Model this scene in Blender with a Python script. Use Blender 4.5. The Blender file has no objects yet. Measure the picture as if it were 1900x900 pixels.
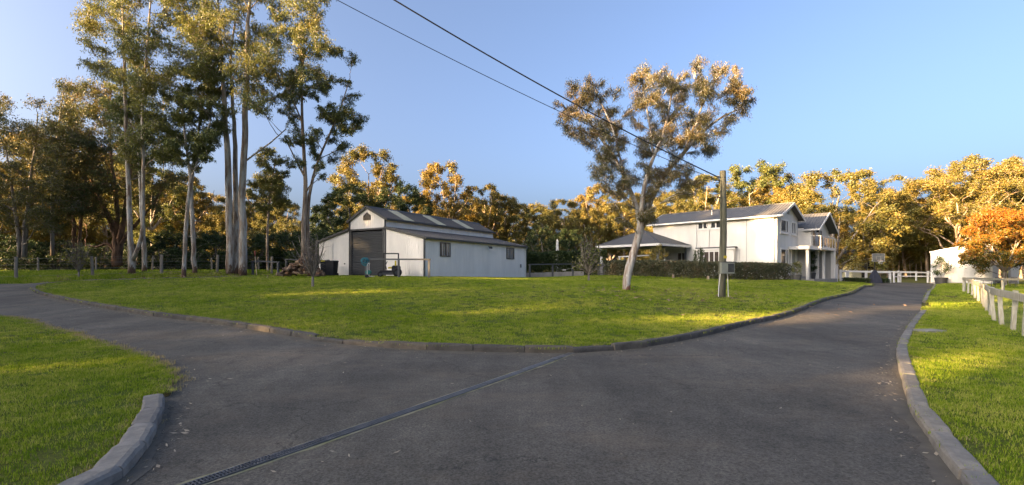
import bpy, bmesh, math, random
import numpy as np
from mathutils import Vector, Matrix
from mathutils.geometry import delaunay_2d_cdt

scene = bpy.context.scene
COL = scene.collection
R = math.radians

# ---------------------------------------------------------------- camera
F, CX, HY, EYE = 850.0, 950.0, 500.0, 1.6          # focal length, centre column and horizon row of the 1900x900 frame, eye height
cam = bpy.data.cameras.new('camera')
cam.sensor_width = 36.0
cam.lens = 36.0 * F / 1900.0
cam.shift_y = (HY - 450.0) / 1900.0
cam.clip_start, cam.clip_end = 0.1, 6000.0
camera = bpy.data.objects.new('camera', cam)
camera.location = (0, 0, EYE)
camera.rotation_euler = (R(90), 0, 0)
COL.objects.link(camera)
scene.camera = camera

# ---------------------------------------------------------------- sky, sun, exposure
SUN_AZ = np.array([-0.885, -0.465]); SUN_AZ = SUN_AZ / np.linalg.norm(SUN_AZ)
SUN_EL = 9.5
world = bpy.data.worlds.new('World')
scene.world = world
world.use_nodes = True
wn = world.node_tree
bg = wn.nodes['Background']
sky = wn.nodes.new('ShaderNodeTexSky')
sky.sky_type = 'NISHITA'
sky.sun_disc = False
sky.sun_elevation = R(SUN_EL)
sky.sun_rotation = math.atan2(SUN_AZ[0], SUN_AZ[1]) % (2 * math.pi)
sky.altitude = 60
sky.air_density = 0.5
sky.dust_density = 9.0
sky.ozone_density = 1.5
wn.links.new(sky.outputs[0], bg.inputs[0])
bg.inputs[1].default_value = 0.085
sun = bpy.data.lights.new('sun', 'SUN')
sun.energy = 4.6
sun.angle = R(0.5)
sun.color = (1.0, 0.65, 0.31)
sun_o = bpy.data.objects.new('sun', sun)
ce = math.cos(R(SUN_EL))
S3 = Vector((SUN_AZ[0] * ce, SUN_AZ[1] * ce, math.sin(R(SUN_EL))))
sun_o.rotation_euler = (-S3).to_track_quat('-Z', 'Y').to_euler()
sun_o.location = (-40, -20, 40)
COL.objects.link(sun_o)
vs = scene.view_settings
vs.view_transform = 'Standard'
vs.look = 'None'
vs.exposure = 3.08
vs.gamma = 1.0
vs.use_curve_mapping = False
scene.cycles.max_bounces = 6
scene.cycles.diffuse_bounces = 3
scene.cycles.transmission_bounces = 4
scene.cycles.transparent_max_bounces = 6
scene.cycles.use_denoising = True
scene.cycles.caustics_reflective = False
scene.cycles.caustics_refractive = False

# ---------------------------------------------------------------- helpers
def W(px, py, d):
    return Vector(((px - CX) / F * d, d, EYE + (HY - py) / F * d))

CTRL = [(0,0,0),(-6,4,0),(6,4,0),(-3,9,0),(3,9,0),(-20,-20,0),(30,-20,0),(-10,0,0),(10,0,0),(-60,-30,.2),(0,-60,0),(60,-30,0),
        (8.5,15,0),(13,15,0),(20,26,0),(32.5,38.9,0),(43,47,0.02),(20,12,0),(30,20,0),(47,46,.02),(40,50,.2),(60,60,.1),(31,31.6,0),(12.7,11.6,0),
        (120,0,0),(120,120,.2),(0,150,.8),(-120,120,1.0),(-120,0,.8),(60,110,.3),(20,80,.6),(-40,70,1.2)]
for px, py, d in [(400,602,12),(200,568,16),(60,541,22),(0,590,14),(60,526,26.5),(30,516,29),(400,516,29),(437,510,31),(244,509,30),(787,516,30),
                  (592,512,35.3),(973,518,41.9),(1443,521,38.7),(1341,553,19),(1160,541,20.5),(580,535,21),(1092,524,30),(1130,513,38),(1300,521,32),
                  (1460,521,34.5),(950,553,18),(1560,524,47)]:
    p = W(px, py, d); CTRL.append((p.x, p.y, p.z))
CTRL = np.array(CTRL, float)
def _tps_k(r2):
    return 0.5 * r2 * np.log(np.maximum(r2, 1e-12))
_n = len(CTRL)
_A = np.zeros((_n + 3, _n + 3))
_d2 = ((CTRL[:, None, :2] - CTRL[None, :, :2]) ** 2).sum(-1)
_A[:_n, :_n] = _tps_k(_d2) + np.eye(_n) * 6.0
_A[:_n, _n] = 1; _A[:_n, _n + 1:] = CTRL[:, :2]
_A[_n, :_n] = 1; _A[_n + 1:, :_n] = CTRL[:, :2].T
_w = np.linalg.solve(_A, np.concatenate([CTRL[:, 2], [0, 0, 0]]))
def zg_arr(xy):
    xy = np.asarray(xy, float)
    d2 = ((xy[:, None, :] - CTRL[None, :, :2]) ** 2).sum(-1)
    z = _tps_k(d2) @ _w[:_n] + _w[_n] + xy @ _w[_n + 1:]
    z = np.clip(z, -0.3, 1.35)
    r = np.hypot(xy[:, 0], xy[:, 1] - 30)
    t = np.clip((r - 80) / 60, 0, 1); t = t * t * (3 - 2 * t)
    return z * (1 - t) + 0.6 * t
def zg(x, y):
    return float(zg_arr([[x, y]])[0])
def ray_ground(px, py):
    lo, hi = 0.5, 400.0
    dirv = ((px - CX) / F, (HY - py) / F)
    ds = np.concatenate([np.linspace(1.5, 60, 600), np.linspace(60.5, 400, 400)])
    xy = np.stack([dirv[0] * ds, ds], 1)
    g = EYE + dirv[1] * ds - zg_arr(xy)
    k = np.argmax(g < 0) if (g < 0).any() else len(ds) - 1
    if k > 0:
        t = g[k-1] / (g[k-1] - g[k] + 1e-12); d = ds[k-1] + t * (ds[k] - ds[k-1])
    else: d = ds[k]
    return np.array([dirv[0] * d, d])
def G(px, d, dz=0.0):
    x = (px - CX) / F * d
    return Vector((x, d, zg(x, d) + dz))

def tag(o, label=None, cat=None, group=None, kind=None):
    if label: o['label'] = label
    if cat: o['category'] = cat
    if group: o['group'] = group
    if kind: o['kind'] = kind
    return o
def thing(name, label, cat, loc=(0, 0, 0), rz=0.0, group=None):
    o = bpy.data.objects.new(name, None)
    o.empty_display_size = 0.3
    COL.objects.link(o)
    o.location = loc; o.rotation_euler = (0, 0, rz)
    return tag(o, label, cat, group)
def structure(name):
    o = bpy.data.objects.new(name, None); COL.objects.link(o)
    return tag(o, kind='structure')

class MB:
    """collects verts and faces of one mesh"""
    def __init__(s): s.v = []; s.f = []
    def add(s, vs, fs):
        n = len(s.v); s.v.extend([tuple(v) for v in vs]); s.f.extend([tuple(i + n for i in f) for f in fs]); return s
    def box(s, c, d, rz=0.0, bevel=0.0):
        cx, cy, cz = c; hx, hy, hz = d[0] / 2, d[1] / 2, d[2] / 2
        ca, sa = math.cos(rz), math.sin(rz)
        if bevel <= 0:
            pts = [(x * hx, y * hy, z * hz) for z in (-1, 1) for x, y in ((-1, -1), (1, -1), (1, 1), (-1, 1))]
            fs = [(3, 2, 1, 0), (4, 5, 6, 7), (0, 1, 5, 4), (1, 2, 6, 5), (2, 3, 7, 6), (3, 0, 4, 7)]
        else:
            b = bevel
            pts = []
            for z, k in ((-hz, 0), (hz - b, 0), (hz, b)):
                pts += [(-hx + k, -hy + k, z), (hx - k, -hy + k, z), (hx - k, hy - k, z), (-hx + k, hy - k, z)]
            fs = [(3, 2, 1, 0), (8, 9, 10, 11)]
            for a in (0, 4):
                fs += [(a + i, a + (i + 1) % 4, a + 4 + (i + 1) % 4, a + 4 + i) for i in range(4)]
        return s.add([(cx + x * ca - y * sa, cy + x * sa + y * ca, cz + z) for x, y, z in pts], fs)
    def box2(s, x0, x1, y0, y1, z0, z1):
        return s.box(((x0 + x1) / 2, (y0 + y1) / 2, (z0 + z1) / 2), (abs(x1 - x0), abs(y1 - y0), abs(z1 - z0)))
    def bar(s, p0, p1, w, h, up=(0, 0, 1)):
        p0, p1 = Vector(p0), Vector(p1); t = (p1 - p0).normalized()
        upv = Vector(up)
        if abs(t.dot(upv)) > 0.98: upv = Vector((1, 0, 0))
        sd = t.cross(upv).normalized(); u2 = sd.cross(t).normalized()
        vs = []
        for p in (p0, p1):
            for a, b in ((-1, -1), (1, -1), (1, 1), (-1, 1)):
                vs.append(p + sd * (a * w / 2) + u2 * (b * h / 2))
        return s.add(vs, [(3, 2, 1, 0), (4, 5, 6, 7), (0, 1, 5, 4), (1, 2, 6, 5), (2, 3, 7, 6), (3, 0, 4, 7)])
    def tube(s, pts, rad, n=6, cap=True):
        pts = np.asarray(pts, float); k = len(pts)
        rad = np.broadcast_to(np.asarray(rad, float), (k,))
        tan = np.gradient(pts, axis=0); tan /= np.linalg.norm(tan, axis=1, keepdims=True) + 1e-9
        ref = np.array([0.0, 0.0, 1.0]) if abs(tan[:, 2]).mean() < 0.8 else np.array([1.0, 0.0, 0.0])
        a = np.cross(tan, ref); a /= np.linalg.norm(a, axis=1, keepdims=True) + 1e-9
        b = np.cross(tan, a)
        an = np.arange(n) * 2 * math.pi / n
        ring = pts[:, None, :] + rad[:, None, None] * (np.cos(an)[None, :, None] * a[:, None, :] + np.sin(an)[None, :, None] * b[:, None, :])
        o = len(s.v)
        s.v.extend(map(tuple, ring.reshape(-1, 3)))
        for i in range(k - 1):
            for j in range(n):
                j2 = (j + 1) % n
                s.f.append((o + i * n + j2, o + i * n + j, o + (i + 1) * n + j, o + (i + 1) * n + j2))
        if cap:
            s.f.append(tuple(o + j for j in range(n)))
            s.f.append(tuple(o + (k - 1) * n + j for j in reversed(range(n))))
        return s
    def prism(s, poly, axis, a, b):
        """extrude a 2-D polygon along an axis: axis 'x' -> poly in (y,z), 'y' -> (x,z), 'z' -> (x,y)"""
        def mk(p, t):
            return (t, p[0], p[1]) if axis == 'x' else (p[0], t, p[1]) if axis == 'y' else (p[0], p[1], t)
        n = len(poly)
        vs = [mk(p, a) for p in poly] + [mk(p, b) for p in poly]
        fs = [tuple(reversed(range(n))), tuple(range(n, 2 * n))] + [(i, (i + 1) % n, n + (i + 1) % n, n + i) for i in range(n)]
        return s.add(vs, fs)
    def mesh(s, name, smooth=False):
        me = bpy.data.meshes.new(name)
        me.from_pydata(s.v, [], s.f)
        bm = bmesh.new(); bm.from_mesh(me)
        bmesh.ops.recalc_face_normals(bm, faces=bm.faces[:]) if len(s.f) < 20000 else None
        bm.to_mesh(me); bm.free()
        if smooth: me.polygons.foreach_set('use_smooth', [True] * len(me.polygons))
        me.update()
        return me
    def build(s, name, mat, parent=None, smooth=False, loc=None):
        return obj(name, s.mesh(name, smooth), mat, parent, loc)

def obj(name, me, mat, parent=None, loc=None):
    if mat is not None and not me.materials: me.materials.append(mat)
    o = bpy.data.objects.new(name, me)
    COL.objects.link(o)
    if parent is not None: o.parent = parent
    if loc is not None: o.location = loc
    return o
def copy_tree(o, parent=None):
    c = o.copy(); COL.objects.link(c)
    if parent is not None: c.parent = parent
    for ch in [k for k in bpy.data.objects if k.parent == o]:
        copy_tree(ch, c)
    return c
def quads_mesh(name, v, nper=4, smooth=False):
    """v: (N, nper, 3) array of separate faces"""
    N = len(v)
    me = bpy.data.meshes.new(name)
    me.vertices.add(N * nper); me.vertices.foreach_set('co', v.reshape(-1).astype(np.float32))
    me.loops.add(N * nper); me.loops.foreach_set('vertex_index', np.arange(N * nper, dtype=np.int32))
    me.polygons.add(N); me.polygons.foreach_set('loop_start', np.arange(0, N * nper, nper, dtype=np.int32))
    me.update(calc_edges=True)
    return me

# ---------------------------------------------------------------- materials
def new_mat(name):
    m = bpy.data.materials.new(name); m.use_nodes = True
    nt = m.node_tree
    return m, nt, nt.nodes['Principled BSDF']
def nd(nt, typ, **kw):
    n = nt.nodes.new(typ)
    for k, v in kw.items():
        if k.startswith('i_'):
            key = k[2:]; key = int(key) if key.isdigit() else key.replace('_', ' ')
            n.inputs[key].default_value = v
        else: setattr(n, k, v)
    return n
def coords(nt, scale=(1, 1, 1), kind='Object'):
    tc = nd(nt, 'ShaderNodeTexCoord'); mp = nd(nt, 'ShaderNodeMapping')
    mp.inputs['Scale'].default_value = scale
    nt.links.new(tc.outputs[kind], mp.inputs[0])
    return mp.outputs[0]
def noise(nt, co, scale, detail=4, rough=0.6, out=0):
    n = nd(nt, 'ShaderNodeTexNoise', i_Scale=scale, i_Detail=detail, i_Roughness=rough)
    nt.links.new(co, n.inputs['Vector']); return n.outputs[out]
def ramp(nt, fac, stops):
    r = nd(nt, 'ShaderNodeValToRGB'); cr = r.color_ramp
    while len(cr.elements) < len(stops): cr.elements.new(0.5)
    for e, (p, c) in zip(cr.elements, stops):
        e.position = p; e.color = (*c, 1) if len(c) == 3 else c
    nt.links.new(fac, r.inputs[0]); return r.outputs[0]
def mix(nt, fac, a, b, mode='MIX'):
    m = nd(nt, 'ShaderNodeMix', data_type='RGBA', blend_type=mode)
    for sock, val in ((m.inputs[0], fac), (m.inputs[6], a), (m.inputs[7], b)):
        if isinstance(val, bpy.types.NodeSocket): nt.links.new(val, sock)
        elif isinstance(val, (int, float)): sock.default_value = val
        else: sock.default_value = (*val, 1)
    return m.outputs[2]
def bump(nt, bsdf, h, strength=0.3, dist=0.02):
    b = nd(nt, 'ShaderNodeBump', i_Strength=strength, i_Distance=dist)
    nt.links.new(h, b.inputs['Height']); nt.links.new(b.outputs[0], bsdf.inputs['Normal'])
def simple(name, c1, c2=None, scale=3.0, rough=0.7, stretch=(1, 1, 1), bmp=0.0, bscale=40.0, metal=0.0, spec=0.3, lo=0.3, hi=0.7):
    m, nt, b = new_mat(name)
    co = coords(nt, stretch)
    f = noise(nt, co, scale)
    nt.links.new(ramp(nt, f, [(lo, c1), (hi, c2 or tuple(x * 0.82 for x in c1))]), b.inputs['Base Color'])
    b.inputs['Roughness'].default_value = rough; b.inputs['Metallic'].default_value = metal
    b.inputs['Specular IOR Level'].default_value = spec
    if bmp: bump(nt, b, noise(nt, co, bscale, 3), bmp, 0.01)
    return m
def leaf_mat(name, cols, trans=0.35, nscale=0.5, spread=0.35, gloss=0.12, zgrad=None):
    """cols: dark, mid, light leaf colours; varied per leaf, per clump and per tree"""
    m, nt, b = new_mat(name); nt.nodes.remove(b)
    geo = nd(nt, 'ShaderNodeNewGeometry'); oi = nd(nt, 'ShaderNodeObjectInfo')
    co = coords(nt)
    n1 = noise(nt, co, nscale, 2)
    a = nd(nt, 'ShaderNodeMath', operation='MULTIPLY_ADD'); a.inputs[1].default_value = spread; nt.links.new(geo.outputs['Random Per Island'], a.inputs[0]); nt.links.new(n1, a.inputs[2])
    a2 = nd(nt, 'ShaderNodeMath', operation='MULTIPLY_ADD'); a2.inputs[1].default_value = 0.3; nt.links.new(oi.outputs['Random'], a2.inputs[0]); nt.links.new(a.outputs[0], a2.inputs[2])
    sb = nd(nt, 'ShaderNodeMath', operation='SUBTRACT'); sb.inputs[1].default_value = 0.15 + spread / 2; nt.links.new(a2.outputs[0], sb.inputs[0])
    fac = sb.outputs[0]
    if zgrad:                                    # leaves turn from the top of the tree downwards
        tc = nd(nt, 'ShaderNodeTexCoord'); sp = nd(nt, 'ShaderNodeSeparateXYZ'); nt.links.new(tc.outputs['Object'], sp.inputs[0])
        mr = nd(nt, 'ShaderNodeMapRange'); mr.inputs[1].default_value, mr.inputs[2].default_value = zgrad[0], zgrad[1]; mr.inputs[3].default_value, mr.inputs[4].default_value = -zgrad[2] * 0.7, zgrad[2] * 0.5
        nt.links.new(sp.outputs[2], mr.inputs[0])
        ad = nd(nt, 'ShaderNodeMath', operation='ADD'); nt.links.new(fac, ad.inputs[0]); nt.links.new(mr.outputs[0], ad.inputs[1]); fac = ad.outputs[0]
    c = ramp(nt, fac, [(0.22, cols[0]), (0.5, cols[1]), (0.8, cols[2])])
    d = nd(nt, 'ShaderNodeBsdfDiffuse'); t = nd(nt, 'ShaderNodeBsdfTranslucent'); g = nd(nt, 'ShaderNodeBsdfGlossy', i_Roughness=0.45)
    g.inputs[0].default_value = (0.6, 0.6, 0.6, 1)
    nt.links.new(c, d.inputs[0]); nt.links.new(c, t.inputs[0])
    m1 = nd(nt, 'ShaderNodeMixShader', i_0=trans); nt.links.new(d.outputs[0], m1.inputs[1]); nt.links.new(t.outputs[0], m1.inputs[2])
    m2 = nd(nt, 'ShaderNodeMixShader', i_0=gloss * 0.3); nt.links.new(m1.outputs[0], m2.inputs[1]); nt.links.new(g.outputs[0], m2.inputs[2])
    nt.links.new(m2.outputs[0], nt.nodes['Material Output'].inputs[0])
    return m
def bark_mat(name, pale, tan, dark, stocking=0.0, stock_col=(0.10, 0.05, 0.03)):
    m, nt, b = new_mat(name)
    co = coords(nt, (4, 4, 0.5))
    c = ramp(nt, noise(nt, co, 1.6, 5), [(0.36, dark), (0.46, tan), (0.56, pale), (0.75, tuple(min(1, x * 1.12) for x in pale))])
    fine = ramp(nt, noise(nt, coords(nt, (14, 14, 2)), 2.0, 4), [(0.35, (0.72, 0.7, 0.68)), (0.6, (1, 1, 1))])
    c = mix(nt, 1.0, c, fine, 'MULTIPLY')
    if stocking > 0:
        tc = nd(nt, 'ShaderNodeTexCoord'); sp = nd(nt, 'ShaderNodeSeparateXYZ'); nt.links.new(tc.outputs['Object'], sp.inputs[0])
        n2 = noise(nt, coords(nt, (7, 7, 1.2)), 1.0, 6, 0.7)
        s1 = nd(nt, 'ShaderNodeMath', operation='MULTIPLY_ADD'); s1.inputs[1].default_value = stocking * 6.0; s1.inputs[2].default_value = -stocking * 2.2
        nt.links.new(n2, s1.inputs[0])
        cmp = nd(nt, 'ShaderNodeMath', operation='LESS_THAN'); nt.links.new(sp.outputs[2], cmp.inputs[0]); nt.links.new(s1.outputs[0], cmp.inputs[1])
        c = mix(nt, cmp.outputs[0], c, mix(nt, 1.0, fine, stock_col, 'MULTIPLY'))
    nt.links.new(c, b.inputs['Base Color']); b.inputs['Roughness'].default_value = 0.85; b.inputs['Specular IOR Level'].default_value = 0.2
    bump(nt, b, noise(nt, coords(nt, (8, 8, 1.2)), 3.0, 5), 0.6, 0.03)
    return m

# asphalt
def asphalt():
    m, nt, b = new_mat('asphalt')
    co = coords(nt)
    big = ramp(nt, noise(nt, co, 0.30, 6, 0.68), [(0.36, (0.074, 0.068, 0.057)), (0.5, (0.104, 0.095, 0.079)), (0.64, (0.142, 0.128, 0.107))])
    mid = ramp(nt, noise(nt, co, 5.0, 5, 0.75), [(0.3, (0.80, 0.80, 0.80)), (0.7, (1.15, 1.14, 1.12))])
    c = mix(nt, 1.0, big, mid, 'MULTIPLY')
    # worn wheel lines and seams drawn out along the drive
    wl_ = ramp(nt, noise(nt, coords(nt, (0.9, 0.12, 1)), 1.1, 3), [(0.40, (0.84, 0.84, 0.85)), (0.6, (1.06, 1.05, 1.04))])
    c = mix(nt, 1.0, c, wl_, 'MULTIPLY')
    fine = ramp(nt, noise(nt, co, 42, 3, 0.8), [(0.32, (0.42, 0.42, 0.42)), (0.5, (0.95, 0.95, 0.95)), (0.68, (1.45, 1.43, 1.40))])
    c = mix(nt, 1.0, c, fine, 'MULTIPLY')
    # pale aggregate specks
    vo = nd(nt, 'ShaderNodeTexVoronoi', i_Scale=38.0); nt.links.new(co, vo.inputs['Vector'])
    sp = ramp(nt, vo.outputs['Distance'], [(0.10, (1, 1, 1)), (0.22, (0, 0, 0))])
    gate = ramp(nt, noise(nt, co, 17, 2), [(0.50, (0, 0, 0)), (0.64, (0.5, 0.5, 0.5))])
    c = mix(nt, mix(nt, 1.0, sp, gate, 'MULTIPLY'), c, (0.30, 0.28, 0.245))
    # brown silt washed over it in soft patches
    silt = ramp(nt, noise(nt, coords(nt, (0.5, 1.1, 1)), 0.6, 7, 0.72), [(0.50, (0, 0, 0)), (0.72, (0.55, 0.55, 0.55))])
    c = mix(nt, silt, c, (0.17, 0.13, 0.09))
    # oil and damp spots
    spot = ramp(nt, noise(nt, coords(nt, (0.7, 1.6, 1)), 1.3, 3), [(0.66, (0, 0, 0)), (0.73, (0.7, 0.7, 0.7))])
    c = mix(nt, spot, c, (0.05, 0.047, 0.043))
    # cracks
    wv = nd(nt, 'ShaderNodeVectorMath', operation='ADD'); nt.links.new(co, wv.inputs[0])
    nz = nd(nt, 'ShaderNodeTexNoise', i_Scale=3.2, i_Detail=6.0, i_Roughness=0.7); nt.links.new(co, nz.inputs['Vector'])
    sc = nd(nt, 'ShaderNodeVectorMath', operation='SCALE'); sc.inputs['Scale'].default_value = 0.7; nt.links.new(nz.outputs['Color'], sc.inputs[0]); nt.links.new(sc.outputs[0], wv.inputs[1])
    cr = nd(nt, 'ShaderNodeTexVoronoi', feature='DISTANCE_TO_EDGE', i_Scale=0.42); nt.links.new(wv.outputs[0], cr.inputs['Vector'])
    ck = ramp(nt, cr.outputs['Distance'], [(0.0, (1, 1, 1)), (0.0065, (0, 0, 0))])
    cg = ramp(nt, noise(nt, co, 0.5, 3), [(0.47, (0, 0, 0)), (0.52, (1, 1, 1))])
    c = mix(nt, mix(nt, 1.0, ck, cg, 'MULTIPLY'), c, (0.03, 0.028, 0.025))
    nt.links.new(c, b.inputs['Base Color'])
    b.inputs['Roughness'].default_value = 0.85; b.inputs['Specular IOR Level'].default_value = 0.25
    bump(nt, b, noise(nt, co, 45, 4, 0.85), 0.8, 0.012)
    return m
M = {}
M['asphalt'] = asphalt()
def turf(name, c1, c2, c3, dry):
    m, nt, b = new_mat(name)
    co = coords(nt)
    c = ramp(nt, noise(nt, co, 0.5, 6, 0.7), [(0.3, c1), (0.5, c2), (0.7, c3)])
    c = mix(nt, ramp(nt, noise(nt, co, 0.22, 4), [(0.5, (0, 0, 0)), (0.75, (0.8, 0.8, 0.8))]), c, dry)
    f = ramp(nt, noise(nt, co, 26, 3, 0.7), [(0.3, (0.45, 0.45, 0.45)), (0.65, (1, 1, 1))])
    nt.links.new(mix(nt, 1.0, c, f, 'MULTIPLY'), b.inputs['Base Color'])
    b.inputs['Roughness'].default_value = 0.95; b.inputs['Specular IOR Level'].default_value = 0.1
    bump(nt, b, noise(nt, co, 30, 4, 0.8), 0.9, 0.05)
    return m
M['turf'] = turf('turf', (0.07, 0.10, 0.016), (0.11, 0.15, 0.022), (0.16, 0.18, 0.036), (0.22, 0.19, 0.06))
M['paddock'] = turf('paddock_grass', (0.12, 0.13, 0.03), (0.17, 0.17, 0.04), (0.21, 0.19, 0.055), (0.24, 0.19, 0.07))
# ---------------------------------------------------------------- ground, driveway, lawns
def ground_sheet():
    u = np.linspace(-1, 1, 170)
    g = np.sinh(u * 5.2) / math.sinh(5.2) * 1600
    X, Y = np.meshgrid(g + 0.0, g + 28.0)
    xy = np.stack([X.ravel(), Y.ravel()], 1)
    z = zg_arr(xy) - 0.05
    n = len(g)
    idx = np.arange(n * n).reshape(n, n)
    f = np.stack([idx[:-1, :-1], idx[:-1, 1:], idx[1:, 1:], idx[1:, :-1]], -1).reshape(-1, 4)
    me = bpy.data.meshes.new('ground')
    me.from_pydata(np.column_stack([xy, z]).tolist(), [], f.tolist())
    me.polygons.foreach_set('use_smooth', [True] * len(me.polygons))
    o = obj('ground', me, M['paddock']); tag(o, kind='structure')
def inside(poly, pts):
    poly = np.asarray(poly); x, y = pts[:, 0], pts[:, 1]
    r = np.zeros(len(pts), bool); j = len(poly) - 1
    for i in range(len(poly)):
        xi, yi = poly[i]; xj, yj = poly[j]
        c = ((yi > y) != (yj > y)) & (x < (xj - xi) * (y - yi) / (yj - yi + 1e-12) + xi)
        r ^= c; j = i
    return r
def resample(pts, step, closed=False):
    pts = np.asarray(pts, float)
    if closed: pts = np.vstack([pts, pts[:1]])
    # smooth with Catmull-Rom
    P = np.vstack([2 * pts[0] - pts[1], pts, 2 * pts[-1] - pts[-2]])
    out = []
    for i in range(1, len(P) - 2):
        t = np.linspace(0, 1, 14, endpoint=False)[:, None]
        p0, p1, p2, p3 = P[i - 1], P[i], P[i + 1], P[i + 2]
        out.append(0.5 * ((2 * p1) + (-p0 + p2) * t + (2 * p0 - 5 * p1 + 4 * p2 - p3) * t ** 2 + (-p0 + 3 * p1 - 3 * p2 + p3) * t ** 3))
    out = np.vstack(out + [pts[-1:]])
    s = np.concatenate([[0], np.cumsum(np.linalg.norm(np.diff(out, axis=0), axis=1))])
    n = max(2, int(round(s[-1] / step)) + 1)
    q = np.linspace(0, s[-1], n)
    return np.column_stack([np.interp(q, s, out[:, k]) for k in range(out.shape[1])])
def sheet(name, poly, dz, step, mat, kind='structure', edge_drop=0.0):
    """a polygon of ground laid over the terrain"""
    poly = np.asarray(poly, float)
    lo, hi = poly.min(0), poly.max(0)
    gx, gy = np.meshgrid(np.arange(lo[0], hi[0], step), np.arange(lo[1], hi[1], step))
    pts = np.stack([gx.ravel(), gy.ravel()], 1) + 0.013
    pts = pts[inside(poly, pts)]
    # keep clear of the outline
    d = np.full(len(pts), 9e9)
    for a, b in zip(poly, np.roll(poly, -1, 0)):
        ab = b - a; L2 = (ab ** 2).sum() + 1e-12
        t = np.clip(((pts - a) @ ab) / L2, 0, 1)[:, None]
        d = np.minimum(d, np.linalg.norm(pts - (a + t * ab), axis=1))
    pts = pts[d > step * 0.35]
    n = len(poly)
    vs = [Vector(p) for p in poly] + [Vector(p) for p in pts]
    es = [(i, (i + 1) % n) for i in range(n)]
    rv, re, rf, *_ = delaunay_2d_cdt(vs, es, [], 1, 1e-4)
    xy = np.array([[v.x, v.y] for v in rv])
    z = zg_arr(xy) + dz
    me = bpy.data.meshes.new(name)
    me.from_pydata(np.column_stack([xy, z]).tolist(), [], [tuple(f) for f in rf])
    me.polygons.foreach_set('use_smooth', [True] * len(me.polygons))
    bm = bmesh.new(); bm.from_mesh(me)
    for f in bm.faces:
        if f.normal.z < 0: f.normal_flip()
    bm.to_mesh(me); bm.free()
    o = obj(name, me, mat)
    return tag(o, kind=kind)
ground_sheet()

g2 = lambda L: [ray_ground(*p) for p in L]
# road-side edges read off the ground
main_kerb_pts = g2([(78,530.5),(62,533.5),(57,540),(70,547),(93,553),(155,566.5),(222,578),(289,589),(400,602.5),(450,610.5),(520,622),(596,635),(700,645.5),(800,651.5),(950,655.5),(1050,657),(1100,654),(1200,645),(1300,627),(1400,602),(1500,573),(1560,552),(1600,537),(1624,528)])
lawn_back = [np.array(p) for p in [(35.2,46.2),(31.5,50.5),(20,56),(5,52),(-4,44),(-12,40)]] + g2([(560,509.5),(470,513.2),(400,517.2),(260,520.6),(150,523.5),(100,527)])
right_kerb_pts = [np.array(p) for p in [(-2.6,-7.5),(-0.1,-2.0)]] + g2([(1775,895),(1711,806),(1682,762),(1671,709),(1662,651),(1684,607),(1707,580)])
right_far = g2([(1711,560),(1733,528.5)])
left_kerb_pts = [np.array(p) for p in [(-6.0,-7.0),(-3.3,0.0)]] + g2([(218,895),(258,855),(293,798),(307,758),(304,738)])
left_grass_pts = g2([(310,738),(318,728),(307,691),(267,667),(191,642),(84,611),(0,591)]) + [np.array((-24,16.5)), np.array((-40,19))]
road_back = [np.array(p) for p in [(-44,26)]] + g2([(0,526.5),(60,525.5),(150,519.5),(260,516.5),(400,513),(470,510.5),(560,507.8)]) + [np.array((-12,41.5))]

main_kerb = resample(main_kerb_pts, 0.45)
right_kerb = resample(right_kerb_pts, 0.45)
right_kerb_far = resample(right_far, 0.6)
left_kerb = resample(left_kerb_pts, 0.4)
left_grass = resample(left_grass_pts, 0.25)
rng0 = np.random.default_rng(5)
left_grass[2:-6] += rng0.normal(0, 0.05, left_grass[2:-6].shape)
road_back_r = resample(road_back, 0.7)

road_poly = np.vstack([right_kerb, right_kerb_far, [(45.5,49.5),(40,52.5),(36,49.5)], [(34,47.5)], [(24,56),(0,54)], road_back_r[::-1], [(-44,20)], left_grass[::-1] + 0, left_kerb[::-1]])
# drop near-duplicate consecutive points
def dedup(p, eps=0.05):
    keep = [p[0]]
    for q in p[1:]:
        if np.linalg.norm(q - keep[-1]) > eps: keep.append(q)
    if np.linalg.norm(keep[-1] - keep[0]) < eps: keep.pop()
    return np.array(keep)
sheet('driveway', dedup(road_poly), 0.0, 0.8, M['asphalt'])
def offset(line, d):
    t = np.gradient(line, axis=0); t /= np.linalg.norm(t, axis=1, keepdims=True) + 1e-9
    return line + d * np.stack([-t[:, 1], t[:, 0]], 1)
main_in = offset(main_kerb, 0.12)
lawn_poly = dedup(np.vstack([main_in, resample(lawn_back, 1.2)]), 0.12)
sheet('lawn', lawn_poly, 0.085, 0.9, M['turf'])
right_in = offset(right_kerb, -0.12); right_far_in = offset(right_kerb_far, -0.12)
right_poly = dedup(np.vstack([right_in, g2([(1712,574),(1735,571),(1724,563)]), right_far_in, [(47,49),(60,46),(60,30),(30,5),(12,-9)]]), 0.12)
sheet('verge_lawn', right_poly, 0.075, 0.9, M['turf'])
left_in = offset(left_kerb, 0.12)
left_poly = dedup(np.vstack([left_in, left_grass, [(-40,10),(-20,-7)]]), 0.1)
sheet('corner_lawn', left_poly, 0.06, 0.7, M['turf'])

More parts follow.
